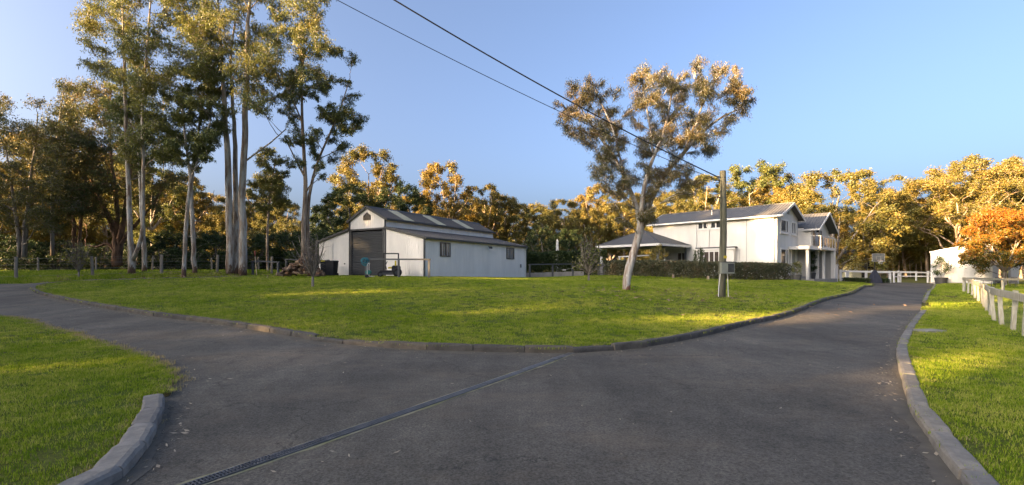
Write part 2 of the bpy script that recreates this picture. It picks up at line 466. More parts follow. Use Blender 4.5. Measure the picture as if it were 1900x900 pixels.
# ---------------------------------------------------------------- kerbs, stone by stone
def kerb_mat(name='kerb_concrete', k=1.0):
    m, nt, b = new_mat(name)
    co = coords(nt); oi = nd(nt, 'ShaderNodeObjectInfo')
    c = ramp(nt, noise(nt, co, 5, 6, 0.7), [(0.3, (0.115 * k, 0.108 * k, 0.096 * k)), (0.55, (0.175 * k, 0.163 * k, 0.145 * k)), (0.78, (0.24 * k, 0.22 * k, 0.195 * k))])
    tint = ramp(nt, oi.outputs['Random'], [(0.0, (0.75, 0.75, 0.76)), (0.6, (1, 1, 1)), (1.0, (1.12, 1.05, 0.95))])
    c = mix(nt, 1.0, c, tint, 'MULTIPLY')
    moss = ramp(nt, noise(nt, co, 2.2, 5, 0.7), [(0.6, (0, 0, 0)), (0.75, (0.7, 0.7, 0.7))])
    c = mix(nt, moss, c, (0.055, 0.055, 0.03))
    nt.links.new(c, b.inputs['Base Color']); b.inputs['Roughness'].default_value = 0.9; b.inputs['Specular IOR Level'].default_value = 0.2
    bump(nt, b, noise(nt, co, 40, 5, 0.75), 0.6, 0.012)
    return m
M['kerb'] = kerb_mat('kerb_concrete', 1.3); M['kerb_dark'] = kerb_mat('kerb_stained_concrete', 0.58)
def stone_mesh(seed, w=0.22, h=0.2, mat='kerb'):
    rng = np.random.default_rng(seed)
    xs = np.linspace(-0.5, 0.5, 6)
    prof = [(-w/2, -0.09), (-w/2 + 0.004, h * 0.45), (-w/2 + 0.022, h * 0.60), (-w/2 + 0.06, h * 0.66), (w/2 - 0.03, h * 0.67), (w/2 - 0.005, h * 0.61), (w/2, -0.09)]
    n = len(prof); v = []; f = []
    for i, x in enumerate(xs):
        e = 0.009 if i in (0, len(xs) - 1) else 0
        for y, z in prof:
            j = rng.normal(0, 0.0035, 2)
            v.append((x, y * (1 - e * 3) + j[0], (z - (e if z > 0 else 0)) + j[1]))
    for i in range(len(xs) - 1):
        for k in range(n - 1):
            a = i * n + k; f.append((a, a + 1, a + n + 1, a + n))
    f.append(tuple(range(n))); f.append(tuple((len(xs) - 1) * n + k for k in reversed(range(n))))
    me = bpy.data.meshes.new('kerb_stone'); me.from_pydata(v, [], f); me.materials.append(M[mat])
    bm = bmesh.new(); bm.from_mesh(me); bmesh.ops.recalc_face_normals(bm, faces=bm.faces[:]); bm.to_mesh(me); bm.free()
    return me
STONES = [stone_mesh(i) for i in range(5)]; DARK_STONES = [stone_mesh(i, mat='kerb_dark') for i in range(5)]
def lay_kerb(name, line, length, side, seed, rough_px=(), smooth=0.003, width=1.0, tall=0.82, stones=None):
    rng = random.Random(seed)
    root = structure(name)
    s = np.concatenate([[0], np.cumsum(np.linalg.norm(np.diff(line, axis=0), axis=1))])
    at = 0.0
    at_p = lambda q: np.array([np.interp(q, s, line[:, 0]), np.interp(q, s, line[:, 1])])
    while at < s[-1] - 0.25:
        L = min(length * rng.uniform(0.9, 1.1), s[-1] - at)
        a, b = at_p(at), at_p(at + L)
        mid = (a + b) / 2; t = (b - a) / np.linalg.norm(b - a); nrm = np.array([-t[1], t[0]]) * side
        chip = any(abs(950 + 850 * mid[0] / max(mid[1], 1) - q) < w_ and mid[1] > 3 for q, w_ in rough_px)
        j = 0.035 if chip else smooth
        c = mid + nrm * (0.10 + rng.gauss(0, j))
        za, zb = zg(*a), zg(*b)
        o = bpy.data.objects.new('kerb_stone', rng.choice(stones or STONES)); COL.objects.link(o); o.parent = root
        o.location = (c[0], c[1], (za + zb) / 2 + (rng.gauss(0, 0.012) - 0.03 if chip else rng.gauss(0, 0.002)))
        ang = math.atan2(t[1], t[0]) + (0 if side > 0 else math.pi)
        o.rotation_euler = (rng.gauss(0, j * 1.5), -math.asin(max(-1, min(1, (zb - za) / L))) * (1 if side > 0 else -1), ang + rng.gauss(0, j))
        # the profile's -y side faces the road
        o.scale = (np.linalg.norm(b - a) - 0.018, width, tall)
        at += L
    return root
lay_kerb('island_kerb', main_kerb, 0.92, 1, 1, ((640, 40), (690, 40), (1075, 45), (1160, 60)), 0.005, 0.62, 1.05, DARK_STONES)
lay_kerb('drive_kerb', right_kerb, 0.95, -1, 2, (), 0.004, 0.78)
lay_kerb('drive_kerb', right_kerb_far, 0.95, -1, 3, (), 0.004, 0.78)
lay_kerb('corner_kerb', left_kerb, 0.62, 1, 4, (), 0.003, 0.95)

# ---------------------------------------------------------------- trench drain across the drive
M['steel'] = simple('galvanised_steel', (0.16, 0.17, 0.19), (0.09, 0.095, 0.105), 6, 0.45, metal=0.6, spec=0.5)
M['drain_edge'] = simple('drain_edge_concrete', (0.30, 0.27, 0.19), (0.15, 0.15, 0.07), 3.5, 0.95, bmp=0.5)
M['channel_shade'] = simple('drain_shade_black', (0.012, 0.012, 0.013), (0.02, 0.02, 0.02), 4, 0.9)
def trench_drain():
    a, b = np.array((-4.25, 0.6)), np.array((1.15, 8.75))
    L = np.linalg.norm(b - a); ang = math.atan2(b[1] - a[1], b[0] - a[0])
    root = thing('trench_drain', 'long steel grated trench drain crossing the asphalt to the island kerb', 'drain', (a[0], a[1], 0), ang)
    zz = lambda x: zg(a[0] + (b[0] - a[0]) * x / L, a[1] + (b[1] - a[1]) * x / L)
    rng = random.Random(3)
    for sd in (-1, 1):
        mb = MB(); xs = np.linspace(0, L, 60); v = []
        for x in xs:
            w = 0.018 + 0.035 * abs(math.sin(x * 2.1 + sd)) * rng.random() + (0.012 if sd > 0 else 0)
            v += [(x, sd * 0.056, zz(x) + 0.008), (x, sd * (0.056 + w), zz(x) + 0.004)]
        mb.add(v, [(2*i, 2*i+1, 2*i+3, 2*i+2) for i in range(59)])
        mb.build('concrete_edge', M['drain_edge'], root)
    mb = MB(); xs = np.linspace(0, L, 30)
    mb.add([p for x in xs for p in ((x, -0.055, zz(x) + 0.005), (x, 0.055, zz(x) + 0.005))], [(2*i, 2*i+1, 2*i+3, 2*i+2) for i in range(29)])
    mb.build('channel_shade', M['channel_shade'], root)  # flat black strip on the asphalt, its colour standing for shade below the grate
    n = int(L // 1.0)
    for k in range(n + 1):
        x0, x1 = k * 1.0, min(k * 1.0 + 0.99, L)
        if x1 - x0 < 0.1: continue
        g = MB(); z0 = zz((x0 + x1) / 2) + 0.011
        for sd in (-1, 0, 1):
            g.box(((x0 + x1) / 2, sd * 0.049, z0), (x1 - x0, 0.012 if sd else 0.008, 0.014))
        x = x0 + 0.012
        while x < x1:
            g.box((x, 0, z0 + 0.001), (0.010, 0.094, 0.012)); x += 0.027
        g.build('grate', M['steel'], root)
trench_drain()

# drain grate in the verge
p = ray_ground(1725, 621); z = zg(*p) + 0.10
root = thing('drain_grate', 'small pale steel drain grate set in the grass beside the drive kerb', 'drain grate', (p[0], p[1], z), R(8))
M['pale_steel'] = simple('pale_steel', (0.32, 0.31, 0.28), (0.2, 0.2, 0.18), 6, 0.5, metal=0.3)
mb = MB()
for sd in (-1, 1):
    mb.box((0, sd * 0.17, 0), (0.54, 0.025, 0.05)); mb.box((sd * 0.26, 0, 0), (0.025, 0.315, 0.05))
mb.build('frame', M['pale_steel'], root)
for k in range(9):
    MB().box((-0.24 + k * 0.06, 0, 0.01), (0.022, 0.31, 0.03)).build('bar', M['pale_steel'], root)

# ---------------------------------------------------------------- grass blades
def grass_mat(name, c1, c2, c3):
    m, nt, b = new_mat(name); nt.nodes.remove(b)
    geo = nd(nt, 'ShaderNodeNewGeometry'); 
    n0 = noise(nt, geo.outputs['Position'], 0.35, 6, 0.7); n2 = noise(nt, geo.outputs['Position'], 3.2, 4, 0.7)
    mm = nd(nt, 'ShaderNodeMix', data_type='FLOAT'); mm.inputs[0].default_value = 0.45; nt.links.new(n0, mm.inputs[2]); nt.links.new(n2, mm.inputs[3]); n1 = mm.outputs[0]
    a = nd(nt, 'ShaderNodeMath', operation='MULTIPLY_ADD'); a.inputs[1].default_value = 0.26; a.inputs[2].default_value = -0.13
    nt.links.new(geo.outputs['Random Per Island'], a.inputs[0])
    s = nd(nt, 'ShaderNodeMath', operation='ADD'); nt.links.new(n1, s.inputs[0]); nt.links.new(a.outputs[0], s.inputs[1])
    c = ramp(nt, s.outputs[0], [(0.36, c1), (0.5, c2), (0.66, c3)])
    d = nd(nt, 'ShaderNodeBsdfDiffuse'); t = nd(nt, 'ShaderNodeBsdfTranslucent')
    nt.links.new(c, d.inputs[0]); nt.links.new(c, t.inputs[0])
    mx = nd(nt, 'ShaderNodeMixShader', i_0=0.3); nt.links.new(d.outputs[0], mx.inputs[1]); nt.links.new(t.outputs[0], mx.inputs[2])
    nt.links.new(mx.outputs[0], nt.nodes['Material Output'].inputs[0])
    return m
M['blade'] = grass_mat('grass_blade', (0.115, 0.195, 0.014), (0.26, 0.335, 0.026), (0.46, 0.43, 0.11))
M['dry_blade'] = grass_mat('dry_grass_blade', (0.24, 0.21, 0.08), (0.34, 0.28, 0.13), (0.45, 0.37, 0.2))
def tuft(seed, n, rad, h, w, mat):
    rng = np.random.default_rng(seed)
    v = []; f = []
    for i in range(n):
        r = rad * math.sqrt(rng.random()); a = rng.random() * 6.283
        x, y = r * math.cos(a), r * math.sin(a)
        d = rng.random() * 6.283; lean = rng.uniform(0.1, 0.9); hh = h * rng.uniform(0.5, 1.15)
        dx, dy = math.cos(d), math.sin(d); sx, sy = -dy * w / 2, dx * w / 2
        mx, my = x + dx * lean * hh * 0.35, y + dy * lean * hh * 0.35
        ex, ey = x + dx * lean * hh, y + dy * lean * hh
        k = len(v)
        v += [(x - sx, y - sy, 0), (x + sx, y + sy, 0), (mx + sx * .8, my + sy * .8, hh * .6), (mx - sx * .8, my - sy * .8, hh * .6), (ex, ey, hh * (1 - 0.25 * lean))]
        f += [(k, k+1, k+2, k+3), (k+3, k+2, k+4)]
    me = bpy.data.meshes.new('grass_tuft'); me.from_pydata(v, [], f); me.materials.append(mat)
    return me
def tuft_collection(name, meshes):
    c = bpy.data.collections.new(name)
    for m in meshes: c.objects.link(bpy.data.objects.new('grass_tuft', m))
    return c
LAWN_TUFTS = tuft_collection('lawn_tufts', [tuft(s, 36, 0.13, 0.050, 0.0065, M['blade']) for s in range(4)])
DRY_TUFTS = tuft_collection('dry_tufts', [tuft(s + 9, 22, 0.10, 0.075, 0.005, M['dry_blade']) for s in range(3)])
LONG_TUFTS = tuft_collection('long_tufts', [tuft(s + 20, 26, 0.16, 0.2, 0.012, M['blade']) for s in range(3)])
def scatter(name, label, cat, pts, scl, coll, seed):
    """grass blades as one object: tufts instanced on points"""
    rng = np.random.default_rng(seed)
    N = len(pts)
    me = bpy.data.meshes.new(name)
    me.vertices.add(N); me.vertices.foreach_set('co', pts.astype(np.float32).ravel())
    at = me.attributes.new('rot', 'FLOAT', 'POINT'); at.data.foreach_set('value', (rng.random(N) * 6.283).astype(np.float32))
    at = me.attributes.new('scl', 'FLOAT', 'POINT'); at.data.foreach_set('value', scl.astype(np.float32))
    o = bpy.data.objects.new(name, me); COL.objects.link(o)
    tag(o, label, cat, kind='stuff')
    ng = bpy.data.node_groups.new(name, 'GeometryNodeTree')
    ng.interface.new_socket('Geometry', in_out='INPUT', socket_type='NodeSocketGeometry')
    ng.interface.new_socket('Geometry', in_out='OUTPUT', socket_type='NodeSocketGeometry')
    gi = ng.nodes.new('NodeGroupInput'); go = ng.nodes.new('NodeGroupOutput')
    iop = ng.nodes.new('GeometryNodeInstanceOnPoints'); ci = ng.nodes.new('GeometryNodeCollectionInfo')
    ci.inputs['Collection'].default_value = coll; ci.inputs['Separate Children'].default_value = True; ci.inputs['Reset Children'].default_value = True
    iop.inputs['Pick Instance'].default_value = True
    ar = ng.nodes.new('GeometryNodeInputNamedAttribute'); ar.data_type = 'FLOAT'; ar.inputs[0].default_value = 'rot'
    as_ = ng.nodes.new('GeometryNodeInputNamedAttribute'); as_.data_type = 'FLOAT'; as_.inputs[0].default_value = 'scl'
    cx = ng.nodes.new('ShaderNodeCombineXYZ'); e2r = ng.nodes.new('FunctionNodeEulerToRotation')
    ng.links.new(ar.outputs[0], cx.inputs[2]); ng.links.new(cx.outputs[0], e2r.inputs[0]); ng.links.new(e2r.outputs[0], iop.inputs['Rotation'])
    ng.links.new(as_.outputs[0], iop.inputs['Scale'])
    ng.links.new(gi.outputs[0], iop.inputs['Points']); ng.links.new(ci.outputs[0], iop.inputs['Instance'])
    ng.links.new(iop.outputs[0], go.inputs[0])
    md = o.modifiers.new('tufts', 'NODES'); md.node_group = ng
    return o
def spread(poly, dz, seed, bands, xr=1.25, excl=None):
    rng = np.random.default_rng(seed)
    poly = np.asarray(poly); out = []; sc = []
    lo, hi = poly.min(0), poly.max(0)
    for d0, d1, dens, s in bands:
        l = np.maximum(lo, (-d1 * xr, d0)); h = np.minimum(hi, (d1 * xr, d1))
        if (h <= l).any(): continue
        n = int((h - l).prod() * dens)
        p = rng.random((n, 2)) * (h - l) + l
        p = p[(abs(p[:, 0]) < xr * p[:, 1] + 1.5)]
        p = p[inside(poly, p)]
        if excl is not None: p = p[~excl(p)]
        out.append(p); sc.append(s * rng.uniform(0.7, 1.25, len(p)))
    p = np.vstack(out); s = np.concatenate(sc)
    return np.column_stack([p, zg_arr(p) + dz]), s
pts, sc = spread(lawn_poly, 0.08, 1, [(7, 14, 70, 1.0), (14, 22, 38, 1.15), (22, 36, 20, 1.4), (36, 48, 8, 1.6)])
scatter('lawn_grass', 'short green mown grass covering the large island lawn', 'grass', pts, sc, LAWN_TUFTS, 1)
pts, sc = spread(right_poly, 0.07, 2, [(2.5, 9, 130, 0.85), (9, 18, 60, 1.0), (18, 50, 14, 1.4)])
scatter('verge_grass', 'thick green grass between the drive kerb and the rail fence', 'grass', pts, sc, LAWN_TUFTS, 2)
pts, sc = spread(left_poly, 0.055, 3, [(2.5, 9, 130, 0.85), (9, 20, 60, 1.0)], 1.35)
scatter('corner_grass', 'green grass of the corner lawn with the short kerb', 'grass', pts, sc, LAWN_TUFTS, 3)
# straw-coloured fringe where the corner lawn meets the asphalt, thin weeds along the kerbs
rng = np.random.default_rng(8)
def along(line, n, spreadw, dz, s0):
    k = rng.integers(0, len(line) - 1, n); t = rng.random(n)[:, None]
    p = line[k] * (1 - t) + line[k + 1] * t + rng.normal(0, spreadw, (n, 2))
    return np.column_stack([p, zg_arr(p) + dz]), rng.uniform(0.5, 1.1, n) * s0
a = [along(left_grass[:60], 900, 0.10, 0.03, 0.9), along(left_kerb, 60, 0.03, 0.0, 0.4), along(offset(main_kerb, 0.26), 2600, 0.07, 0.07, 0.9), along(offset(right_kerb, -0.26), 420, 0.05, 0.06, 0.7), along(offset(left_kerb, 0.27), 300, 0.05, 0.05, 0.8)]
scatter('dry_grass_fringe', 'straw coloured dry grass fringe along the kerbs and lawn edge', 'grass', np.vstack([x[0] for x in a]), np.concatenate([x[1] for x in a]), DRY_TUFTS, 4)
# rougher grass on the far side of the left drive, up to the wire fence
vp = np.vstack([road_back_r, [(-20, 48), (-60, 44), (-60, 26)]])
pts, sc = spread(vp, -0.05, 5, [(20, 32, 20, 1.1), (32, 46, 8, 1.5)], 1.2)
scatter('far_verge_grass', 'rough yellowish grass between the left drive and the wire fence', 'grass', pts, sc, LONG_TUFTS, 5)
# leaf and bark litter on the asphalt
def litter():
    rng = np.random.default_rng(11)
    N = 700
    p = np.column_stack([rng.uniform(-14, 13, N), rng.uniform(2.5, 22, N)])
    p = p[inside(dedup(road_poly), p) & ~inside(lawn_poly, p) & (abs(p[:, 0]) < 1.2 * p[:, 1])]
    def edge(line, n, off, w):
        k = rng.integers(0, len(line) - 1, n); t = rng.random(n)[:, None]
        return (offset(line, off)[k] * (1 - t) + offset(line, off)[k + 1] * t) + rng.normal(0, w, (n, 2))
    p = np.vstack([p, edge(main_kerb, 700, -0.14, 0.09), edge(right_kerb, 300, 0.12, 0.08), edge(left_kerb, 160, -0.12, 0.08), edge(left_grass[:60], 160, -0.15, 0.14)])
    n = len(p); z = zg_arr(p) + 0.010
    a = rng.random(n) * 6.283; L = rng.uniform(0.012, 0.05, n) * rng.uniform(.5, 1, n); w = L * rng.uniform(0.25, 0.7, n)
    d = np.column_stack([np.cos(a), np.sin(a), np.zeros(n)]) * L[:, None]; s = np.column_stack([-np.sin(a), np.cos(a), np.zeros(n)]) * w[:, None]
    c = np.column_stack([p, z]); up = np.zeros((n, 3)); up[:, 2] = rng.uniform(0.0, 0.014, n)
    v = np.stack([c - d, c - s * 0.6 + up * .5, c + d + up, c + s * 0.6], 1)
    m = simple('dead_leaf', (0.44, 0.39, 0.30), (0.13, 0.085, 0.05), 1.3, 0.8)
    o = obj('leaf_litter', quads_mesh('leaf_litter', v), m)
    tag(o, 'scattered dead leaves and flakes lying on the asphalt', 'litter', kind='stuff')
    # bark and leaves dropped under the gums
    N = 1500
    q = np.vstack([np.column_stack([rng.normal(-21, 5, N), rng.normal(30, 2.2, N)]), np.column_stack([rng.normal(6.5, 2.6, 700), rng.normal(19.5, 2.2, 700)])])
    n = len(q); z = zg_arr(q) + 0.12; a = rng.random(n) * 6.283; L = rng.uniform(0.03, 0.11, n); w = L * rng.uniform(.2, .5, n)
    d = np.column_stack([np.cos(a), np.sin(a), rng.normal(0, .2, n)]) * L[:, None]; s = np.column_stack([-np.sin(a), np.cos(a), rng.normal(0, .3, n)]) * w[:, None]; c = np.column_stack([q, z])
    o = obj('bark_litter', quads_mesh('bark_litter', np.stack([c - d, c - s, c + d, c + s], 1)), simple('bark_flake', (0.34, 0.24, 0.15), (0.14, 0.08, 0.05), 1.3, 0.9))
    tag(o, 'curled bark and dead leaves dropped on the grass under the gums', 'litter', kind='stuff')
    # silt washed against the kerbs
    M['silt'] = simple('kerb_silt', (0.128, 0.110, 0.086), (0.085, 0.077, 0.064), 5.0, 0.95, bmp=0.8, bscale=60)
    for nm, line, sd, wmax in (('island', main_kerb, -1, .26), ('drive', right_kerb, 1, .18), ('corner', left_kerb, -1, .30)):
        r = resample(line, 0.12); k = len(r); wob = np.convolve(rng.random(k + 12), np.ones(13) / 13, 'valid')[:k] ; wob = np.clip((wob - .36) / .3, 0.05, 1) * wmax + rng.random(k) * .05
        nrm = offset(r, 1.0) - r
        inn = r - nrm * sd * .04; out = r + nrm * sd * wob[:, None]
        zi, zo = zg_arr(inn) + .009, zg_arr(out) + .004
        v = np.empty((2 * k, 3)); v[0::2, :2], v[0::2, 2] = inn, zi; v[1::2, :2], v[1::2, 2] = out, zo
        me = bpy.data.meshes.new('kerb_silt'); me.from_pydata(v.tolist(), [], [(2*i, 2*i+1, 2*i+3, 2*i+2) for i in range(k - 1)])
        o = obj('kerb_silt', me, M['silt']); tag(o, 'brown silt washed against the %s kerb' % nm, 'silt', kind='stuff')
litter()
# ---------------------------------------------------------------- tree generator
M['gum_bark'] = bark_mat('gum_bark', (0.44, 0.41, 0.36), (0.32, 0.26, 0.20), (0.18, 0.12, 0.085), 0.5, (0.15, 0.095, 0.065))
M['gum_bark_low'] = bark_mat('gum_bark_low', (0.52, 0.49, 0.45), (0.33, 0.27, 0.22), (0.16, 0.10, 0.07), 0.22, (0.22, 0.105, 0.065))
M['brown_bark'] = bark_mat('brown_bark', (0.24, 0.14, 0.09), (0.15, 0.085, 0.055), (0.07, 0.045, 0.03))
M['grey_bark'] = bark_mat('grey_bark', (0.26, 0.23, 0.20), (0.17, 0.145, 0.12), (0.08, 0.065, 0.055))
M['tan_bark'] = bark_mat('tan_bark', (0.42, 0.33, 0.24), (0.28, 0.20, 0.14), (0.14, 0.09, 0.06))
M['leaf_gum'] = leaf_mat('leaf_gum', ((0.07, 0.092, 0.03), (0.14, 0.155, 0.04), (0.24, 0.21, 0.045)), 0.32)
M['leaf_olive'] = leaf_mat('leaf_olive', ((0.055, 0.07, 0.024), (0.11, 0.108, 0.03), (0.2, 0.145, 0.032)), 0.25)
M['leaf_gold'] = leaf_mat('leaf_gold', ((0.10, 0.108, 0.028), (0.185, 0.155, 0.036), (0.27, 0.18, 0.036)), 0.3)
M['leaf_dark'] = leaf_mat('leaf_dark', ((0.022, 0.04, 0.014), (0.046, 0.07, 0.02), (0.085, 0.10, 0.026)), 0.2)
M['leaf_rust'] = leaf_mat('leaf_rust', ((0.075, 0.088, 0.04), (0.13, 0.122, 0.046), (0.22, 0.135, 0.04)), 0.28)
M['leaf_maple'] = leaf_mat('leaf_maple', ((0.04, 0.062, 0.016), (0.17, 0.125, 0.016), (0.29, 0.105, 0.014)), 0.22, 0.8, 0.55, zgrad=(1.4, 7.0, 0.5))
M['leaf_hedge'] = leaf_mat('leaf_hedge', ((0.05, 0.058, 0.024), (0.10, 0.10, 0.04), (0.19, 0.10, 0.055)), 0.15, 1.2, 0.5, 0.25)
M['leaf_green'] = leaf_mat('leaf_green', ((0.04, 0.062, 0.018), (0.075, 0.105, 0.026), (0.13, 0.14, 0.036)), 0.25)

def unit(v): return v / (np.linalg.norm(v, axis=-1, keepdims=True) + 1e-9)
def interp_path(p, n):
    s = np.concatenate([[0], np.cumsum(np.linalg.norm(np.diff(p[:, :3], axis=0), axis=1))])
    q = np.linspace(0, s[-1], n)
    return np.column_stack([np.interp(q, s, p[:, k]) for k in range(p.shape[1])])
def grow(seed, stems, clumps, leaves, leaf_len, leaf_w, droop=0.6, twigs=7, twig_r=0.012, sides=9, jitter=0.16, reach=1.0):
    """stems: (K,4) xyzr polylines; clumps: (M,4) xyz radius. returns trunk MB, branch MB, leaf mesh array"""
    rng = np.random.default_rng(seed)
    tr, br = MB(), MB()
    nodes = []
    for st in stems:
        st = resample(st, max(0.35, np.linalg.norm(st[-1, :3] - st[0, :3]) / 22))
        st[:, 3] = np.maximum(st[:, 3], 0.012)
        st[1:-1, :2] += rng.normal(0, 0.12, (len(st) - 2, 2)) * st[1:-1, 3:4]
        tr.tube(st[:, :3], st[:, 3], sides)
        nodes.append(st)
    nodes = np.vstack(nodes)
    zlow = nodes[:, 2].min()
    clumps = np.asarray(clumps, float)
    dist = np.array([np.linalg.norm(nodes[:, :3] - c[:3], axis=1).min() for c in clumps])
    centres, radii, tw = [], [], []
    for ci in np.argsort(dist):
        c = clumps[ci]
        dv = c[:3] - nodes[:, :3]
        dd = np.linalg.norm(dv, axis=1); hor = np.linalg.norm(dv[:, :2], axis=1)
        cost = dd + np.maximum(0, hor * 0.55 - dv[:, 2]) * 1.3 - nodes[:, 3] * 1.5
        k = int(np.argmin(cost)); p0 = nodes[k, :3]; L = dd[k]
        r0 = min(nodes[k, 3] * 0.75, 0.012 + 0.013 * L + 0.012 * c[3])
        n = max(4, min(9, int(L / 0.5) + 3)); t = np.linspace(0, 1, n)[:, None]
        up = np.array([0, 0, 1.0])
        m1 = p0 + (c[:3] - p0) * 0.35 + up * L * rng.uniform(-0.08, 0.16) + rng.normal(0, 0.06, 3) * L
        path = (1 - t) ** 2 * p0 + 2 * t * (1 - t) * m1 + t ** 2 * c[:3]
        path[1:-1] += rng.normal(0, 0.025 * L / n * 3, path[1:-1].shape)
        rr = r0 * (1 - 0.72 * t[:, 0])
        br.tube(path, rr, 5 if r0 < 0.06 else 7, cap=False)
        nodes = np.vstack([nodes, np.column_stack([path[1:], rr[1:]])])
        nt_ = max(3, int(round(twigs * (0.6 + 0.4 * c[3]))))
        for _ in range(nt_):
            s = path[int(rng.integers(max(0, n - 3), n))]
            e = unit(rng.normal(0, 1, 3)) * c[3] * rng.uniform(0.55, 1.05) * np.array([1, 1, 0.8])
            e = c[:3] + e * reach + up * 0.12 * c[3]
            tt = np.linspace(0, 1, 4)[:, None]
            mid = (s + e) / 2 + up * 0.18 * c[3] * (1 - droop) + rng.normal(0, 0.1, 3) * c[3]
            q = (1 - tt) ** 2 * s + 2 * tt * (1 - tt) * mid + tt ** 2 * (e - up * droop * 0.22 * c[3])
            br.tube(q, twig_r * np.array([1.3, 1.0, 0.7, 0.35]), 4, cap=False)
            tw.append((q, c[3]))
    wts = np.array([w[1] ** 1.6 for w in tw]); wts /= wts.sum()
    cnt = rng.multinomial(leaves, wts)
    P = []; Sz = []
    for (q, cr), k in zip(tw, cnt):
        if k == 0: continue
        t = np.clip(rng.beta(2.2, 1.2, k), 0, 1) * 3
        i = np.minimum(t.astype(int), 2); f = (t - i)[:, None]
        p = q[i] * (1 - f) + q[i + 1] * f + rng.normal(0, jitter * cr, (k, 3))
        P.append(p)
    P = np.vstack(P); N = len(P)
    d = unit(rng.normal(0, 1, (N, 3))); d[:, 2] = d[:, 2] * (1 - droop * 0.6) - droop * 1.1
    d = unit(d)
    side = unit(np.cross(d, unit(rng.normal(0, 1, (N, 3)))))
    L = leaf_len * rng.uniform(0.6, 1.3, N)[:, None]; w = leaf_w * rng.uniform(0.7, 1.3, N)[:, None]
    v = np.stack([P, P + d * L * 0.45 + side * w / 2, P + d * L, P + d * L * 0.45 - side * w / 2], 1)
    return tr, br, v
def tree(name, label, base, built, bark, leaf, cat='tree', group=None, rz=0.0):
    root = thing(name, label, cat, base, rz, group)
    tr, br, v = built
    tr.build('trunk', bark, root, smooth=True)
    if br.f: br.build('branches', bark, root, smooth=True)['kind'] = 'stuff'
    if len(v): obj('crown', quads_mesh('crown', v), leaf, root)
    return root
def fill(poly, n, rpx, d, depth, base, seed, gap=0.75, dcen=0.0):
    """clumps spread over a crown outline given in picture columns and rows, at distance d, with its own depth"""
    rng = np.random.default_rng(seed)
    poly = np.asarray(poly, float); lo, hi = poly.min(0), poly.max(0); cen = poly.mean(0)
    half = (hi - lo) / 2; out = []; tries = 0
    while len(out) < n and tries < n * 80:
        tries += 1
        p = rng.random(2) * (hi - lo) + lo
        if not inside(poly, p[None])[0]: continue
        r = rng.uniform(*rpx)
        e = 1 - min(1, (((p - cen) / half) ** 2).sum()) * 0.7
        dd = dcen + rng.uniform(-1, 1) * depth * math.sqrt(max(e, 0.05))
        q = W(p[0], p[1], d + dd); q = np.array(q) - np.array(base)
        rm = r * d / F
        if any(np.linalg.norm(q - o[:3]) < gap * (rm + o[3]) * 0.75 for o in out): continue
        out.append(np.array([*q, rm]))
    return out
def stem_px(pts, d, base, dy=0.0):
    """trunk outline points (column, row, width in pixels[, extra depth])"""
    out = []
    for i, p in enumerate(pts):
        q = W(p[0], p[1], d + (p[3] if len(p) > 3 else 0) + dy * i / len(pts))
        out.append([q.x - base[0], q.y - base[1], q.z - base[2], p[2] * d / F / 2 * 0.86])
    if out[0][2] < 0.4: out[0][2] = min(out[0][2], 0.0) - 0.15      # only stems that stand in the ground
    return np.array(out)

# ---------------------------------------------------------------- the gum grove by the left drive
def hero(name, label, px, d, stems, crowns, leaves, leaf, bark, ll=0.18, lw=0.048, seed=1, droop=0.75, twigs=15, jitter=0.115, group=None, lmul=2.5, rmul=0.95):
    b = G(px, d); base = (b.x, b.y, b.z)
    st = [stem_px(s, d, base) for s in stems]
    cl = []
    for i, (poly, n, rpx, depth) in enumerate(crowns): cl += fill(poly, int(n * 1.45), (rpx[0] * rmul, rpx[1] * rmul), d, depth, base, seed * 17 + i, 0.62)
    leaves = int(leaves * lmul)
    return tree(name, label, base, grow(seed, st, cl, leaves, ll, lw, droop, twigs, jitter=jitter), bark, leaf, group=group)
GR = 'tall gum trees by the left drive'
hero('gum_tree', 'tall pale gum with a forked trunk, second post side of the grove', 244, 30,
     [[(244,511,14),(243.5,480,13),(241.5,430,10),(239,360,9,.2),(236,290,8,.3),(234,220,7,.3),(232,140,6,.2),(229,60,4),(226,-10,3),(224,-60,2)],
      [(245,485,9),(250,470,8),(259,455,7.5,-.1),(266,420,7,-.2),(265,370,6.5,-.2),(266,300,6,-.3),(264,220,5,-.4),(270,120,4,-.4),(278,20,3),(282,-50,2)]],
     [([(150,45),(165,5),(200,-60),(300,-75),(345,-20),(340,60),(345,120),(330,175),(290,195),(250,205),(215,175),(190,140),(160,110),(146,75)], 56, (18,30), 3.2),
      ([(200,170),(320,190),(335,260),(300,330),(250,300),(200,250)], 14, (16,24), 2.5)], 19000, M['leaf_gum'], M['gum_bark'], seed=11, group=GR)
hero('gum_tree', 'straight slender pale gum standing just behind the forked gum', 268, 32.5,
     [[(268,508,9.5),(267,460,9),(264,400,8),(260,330,7),(258,260,6),(262,190,4),(268,120,3)]],
     [([(210,140),(330,150),(340,230),(320,310),(270,330),(215,300),(195,210)], 24, (16,26), 2.8)], 9000, M['leaf_gum'], M['gum_bark'], seed=12, group=GR)
hero('gum_tree', 'thin grey gum bending right, between two fence posts and the drive', 341, 29,
     [[(341,513,9),(343,450,8),(348,390,7.5),(352,330,6),(347,280,5,.3),(341,230,4,.4),(337,180,2.5)], [(351,345,4),(362,310,3.5),(376,270,3),(390,225,2)]],
     [([(305,175),(350,150),(390,165),(408,230),(400,300),(362,318),(318,290)], 22, (13,21), 2.2)], 7000, M['leaf_gum'], M['gum_bark'], seed=13, group=GR)
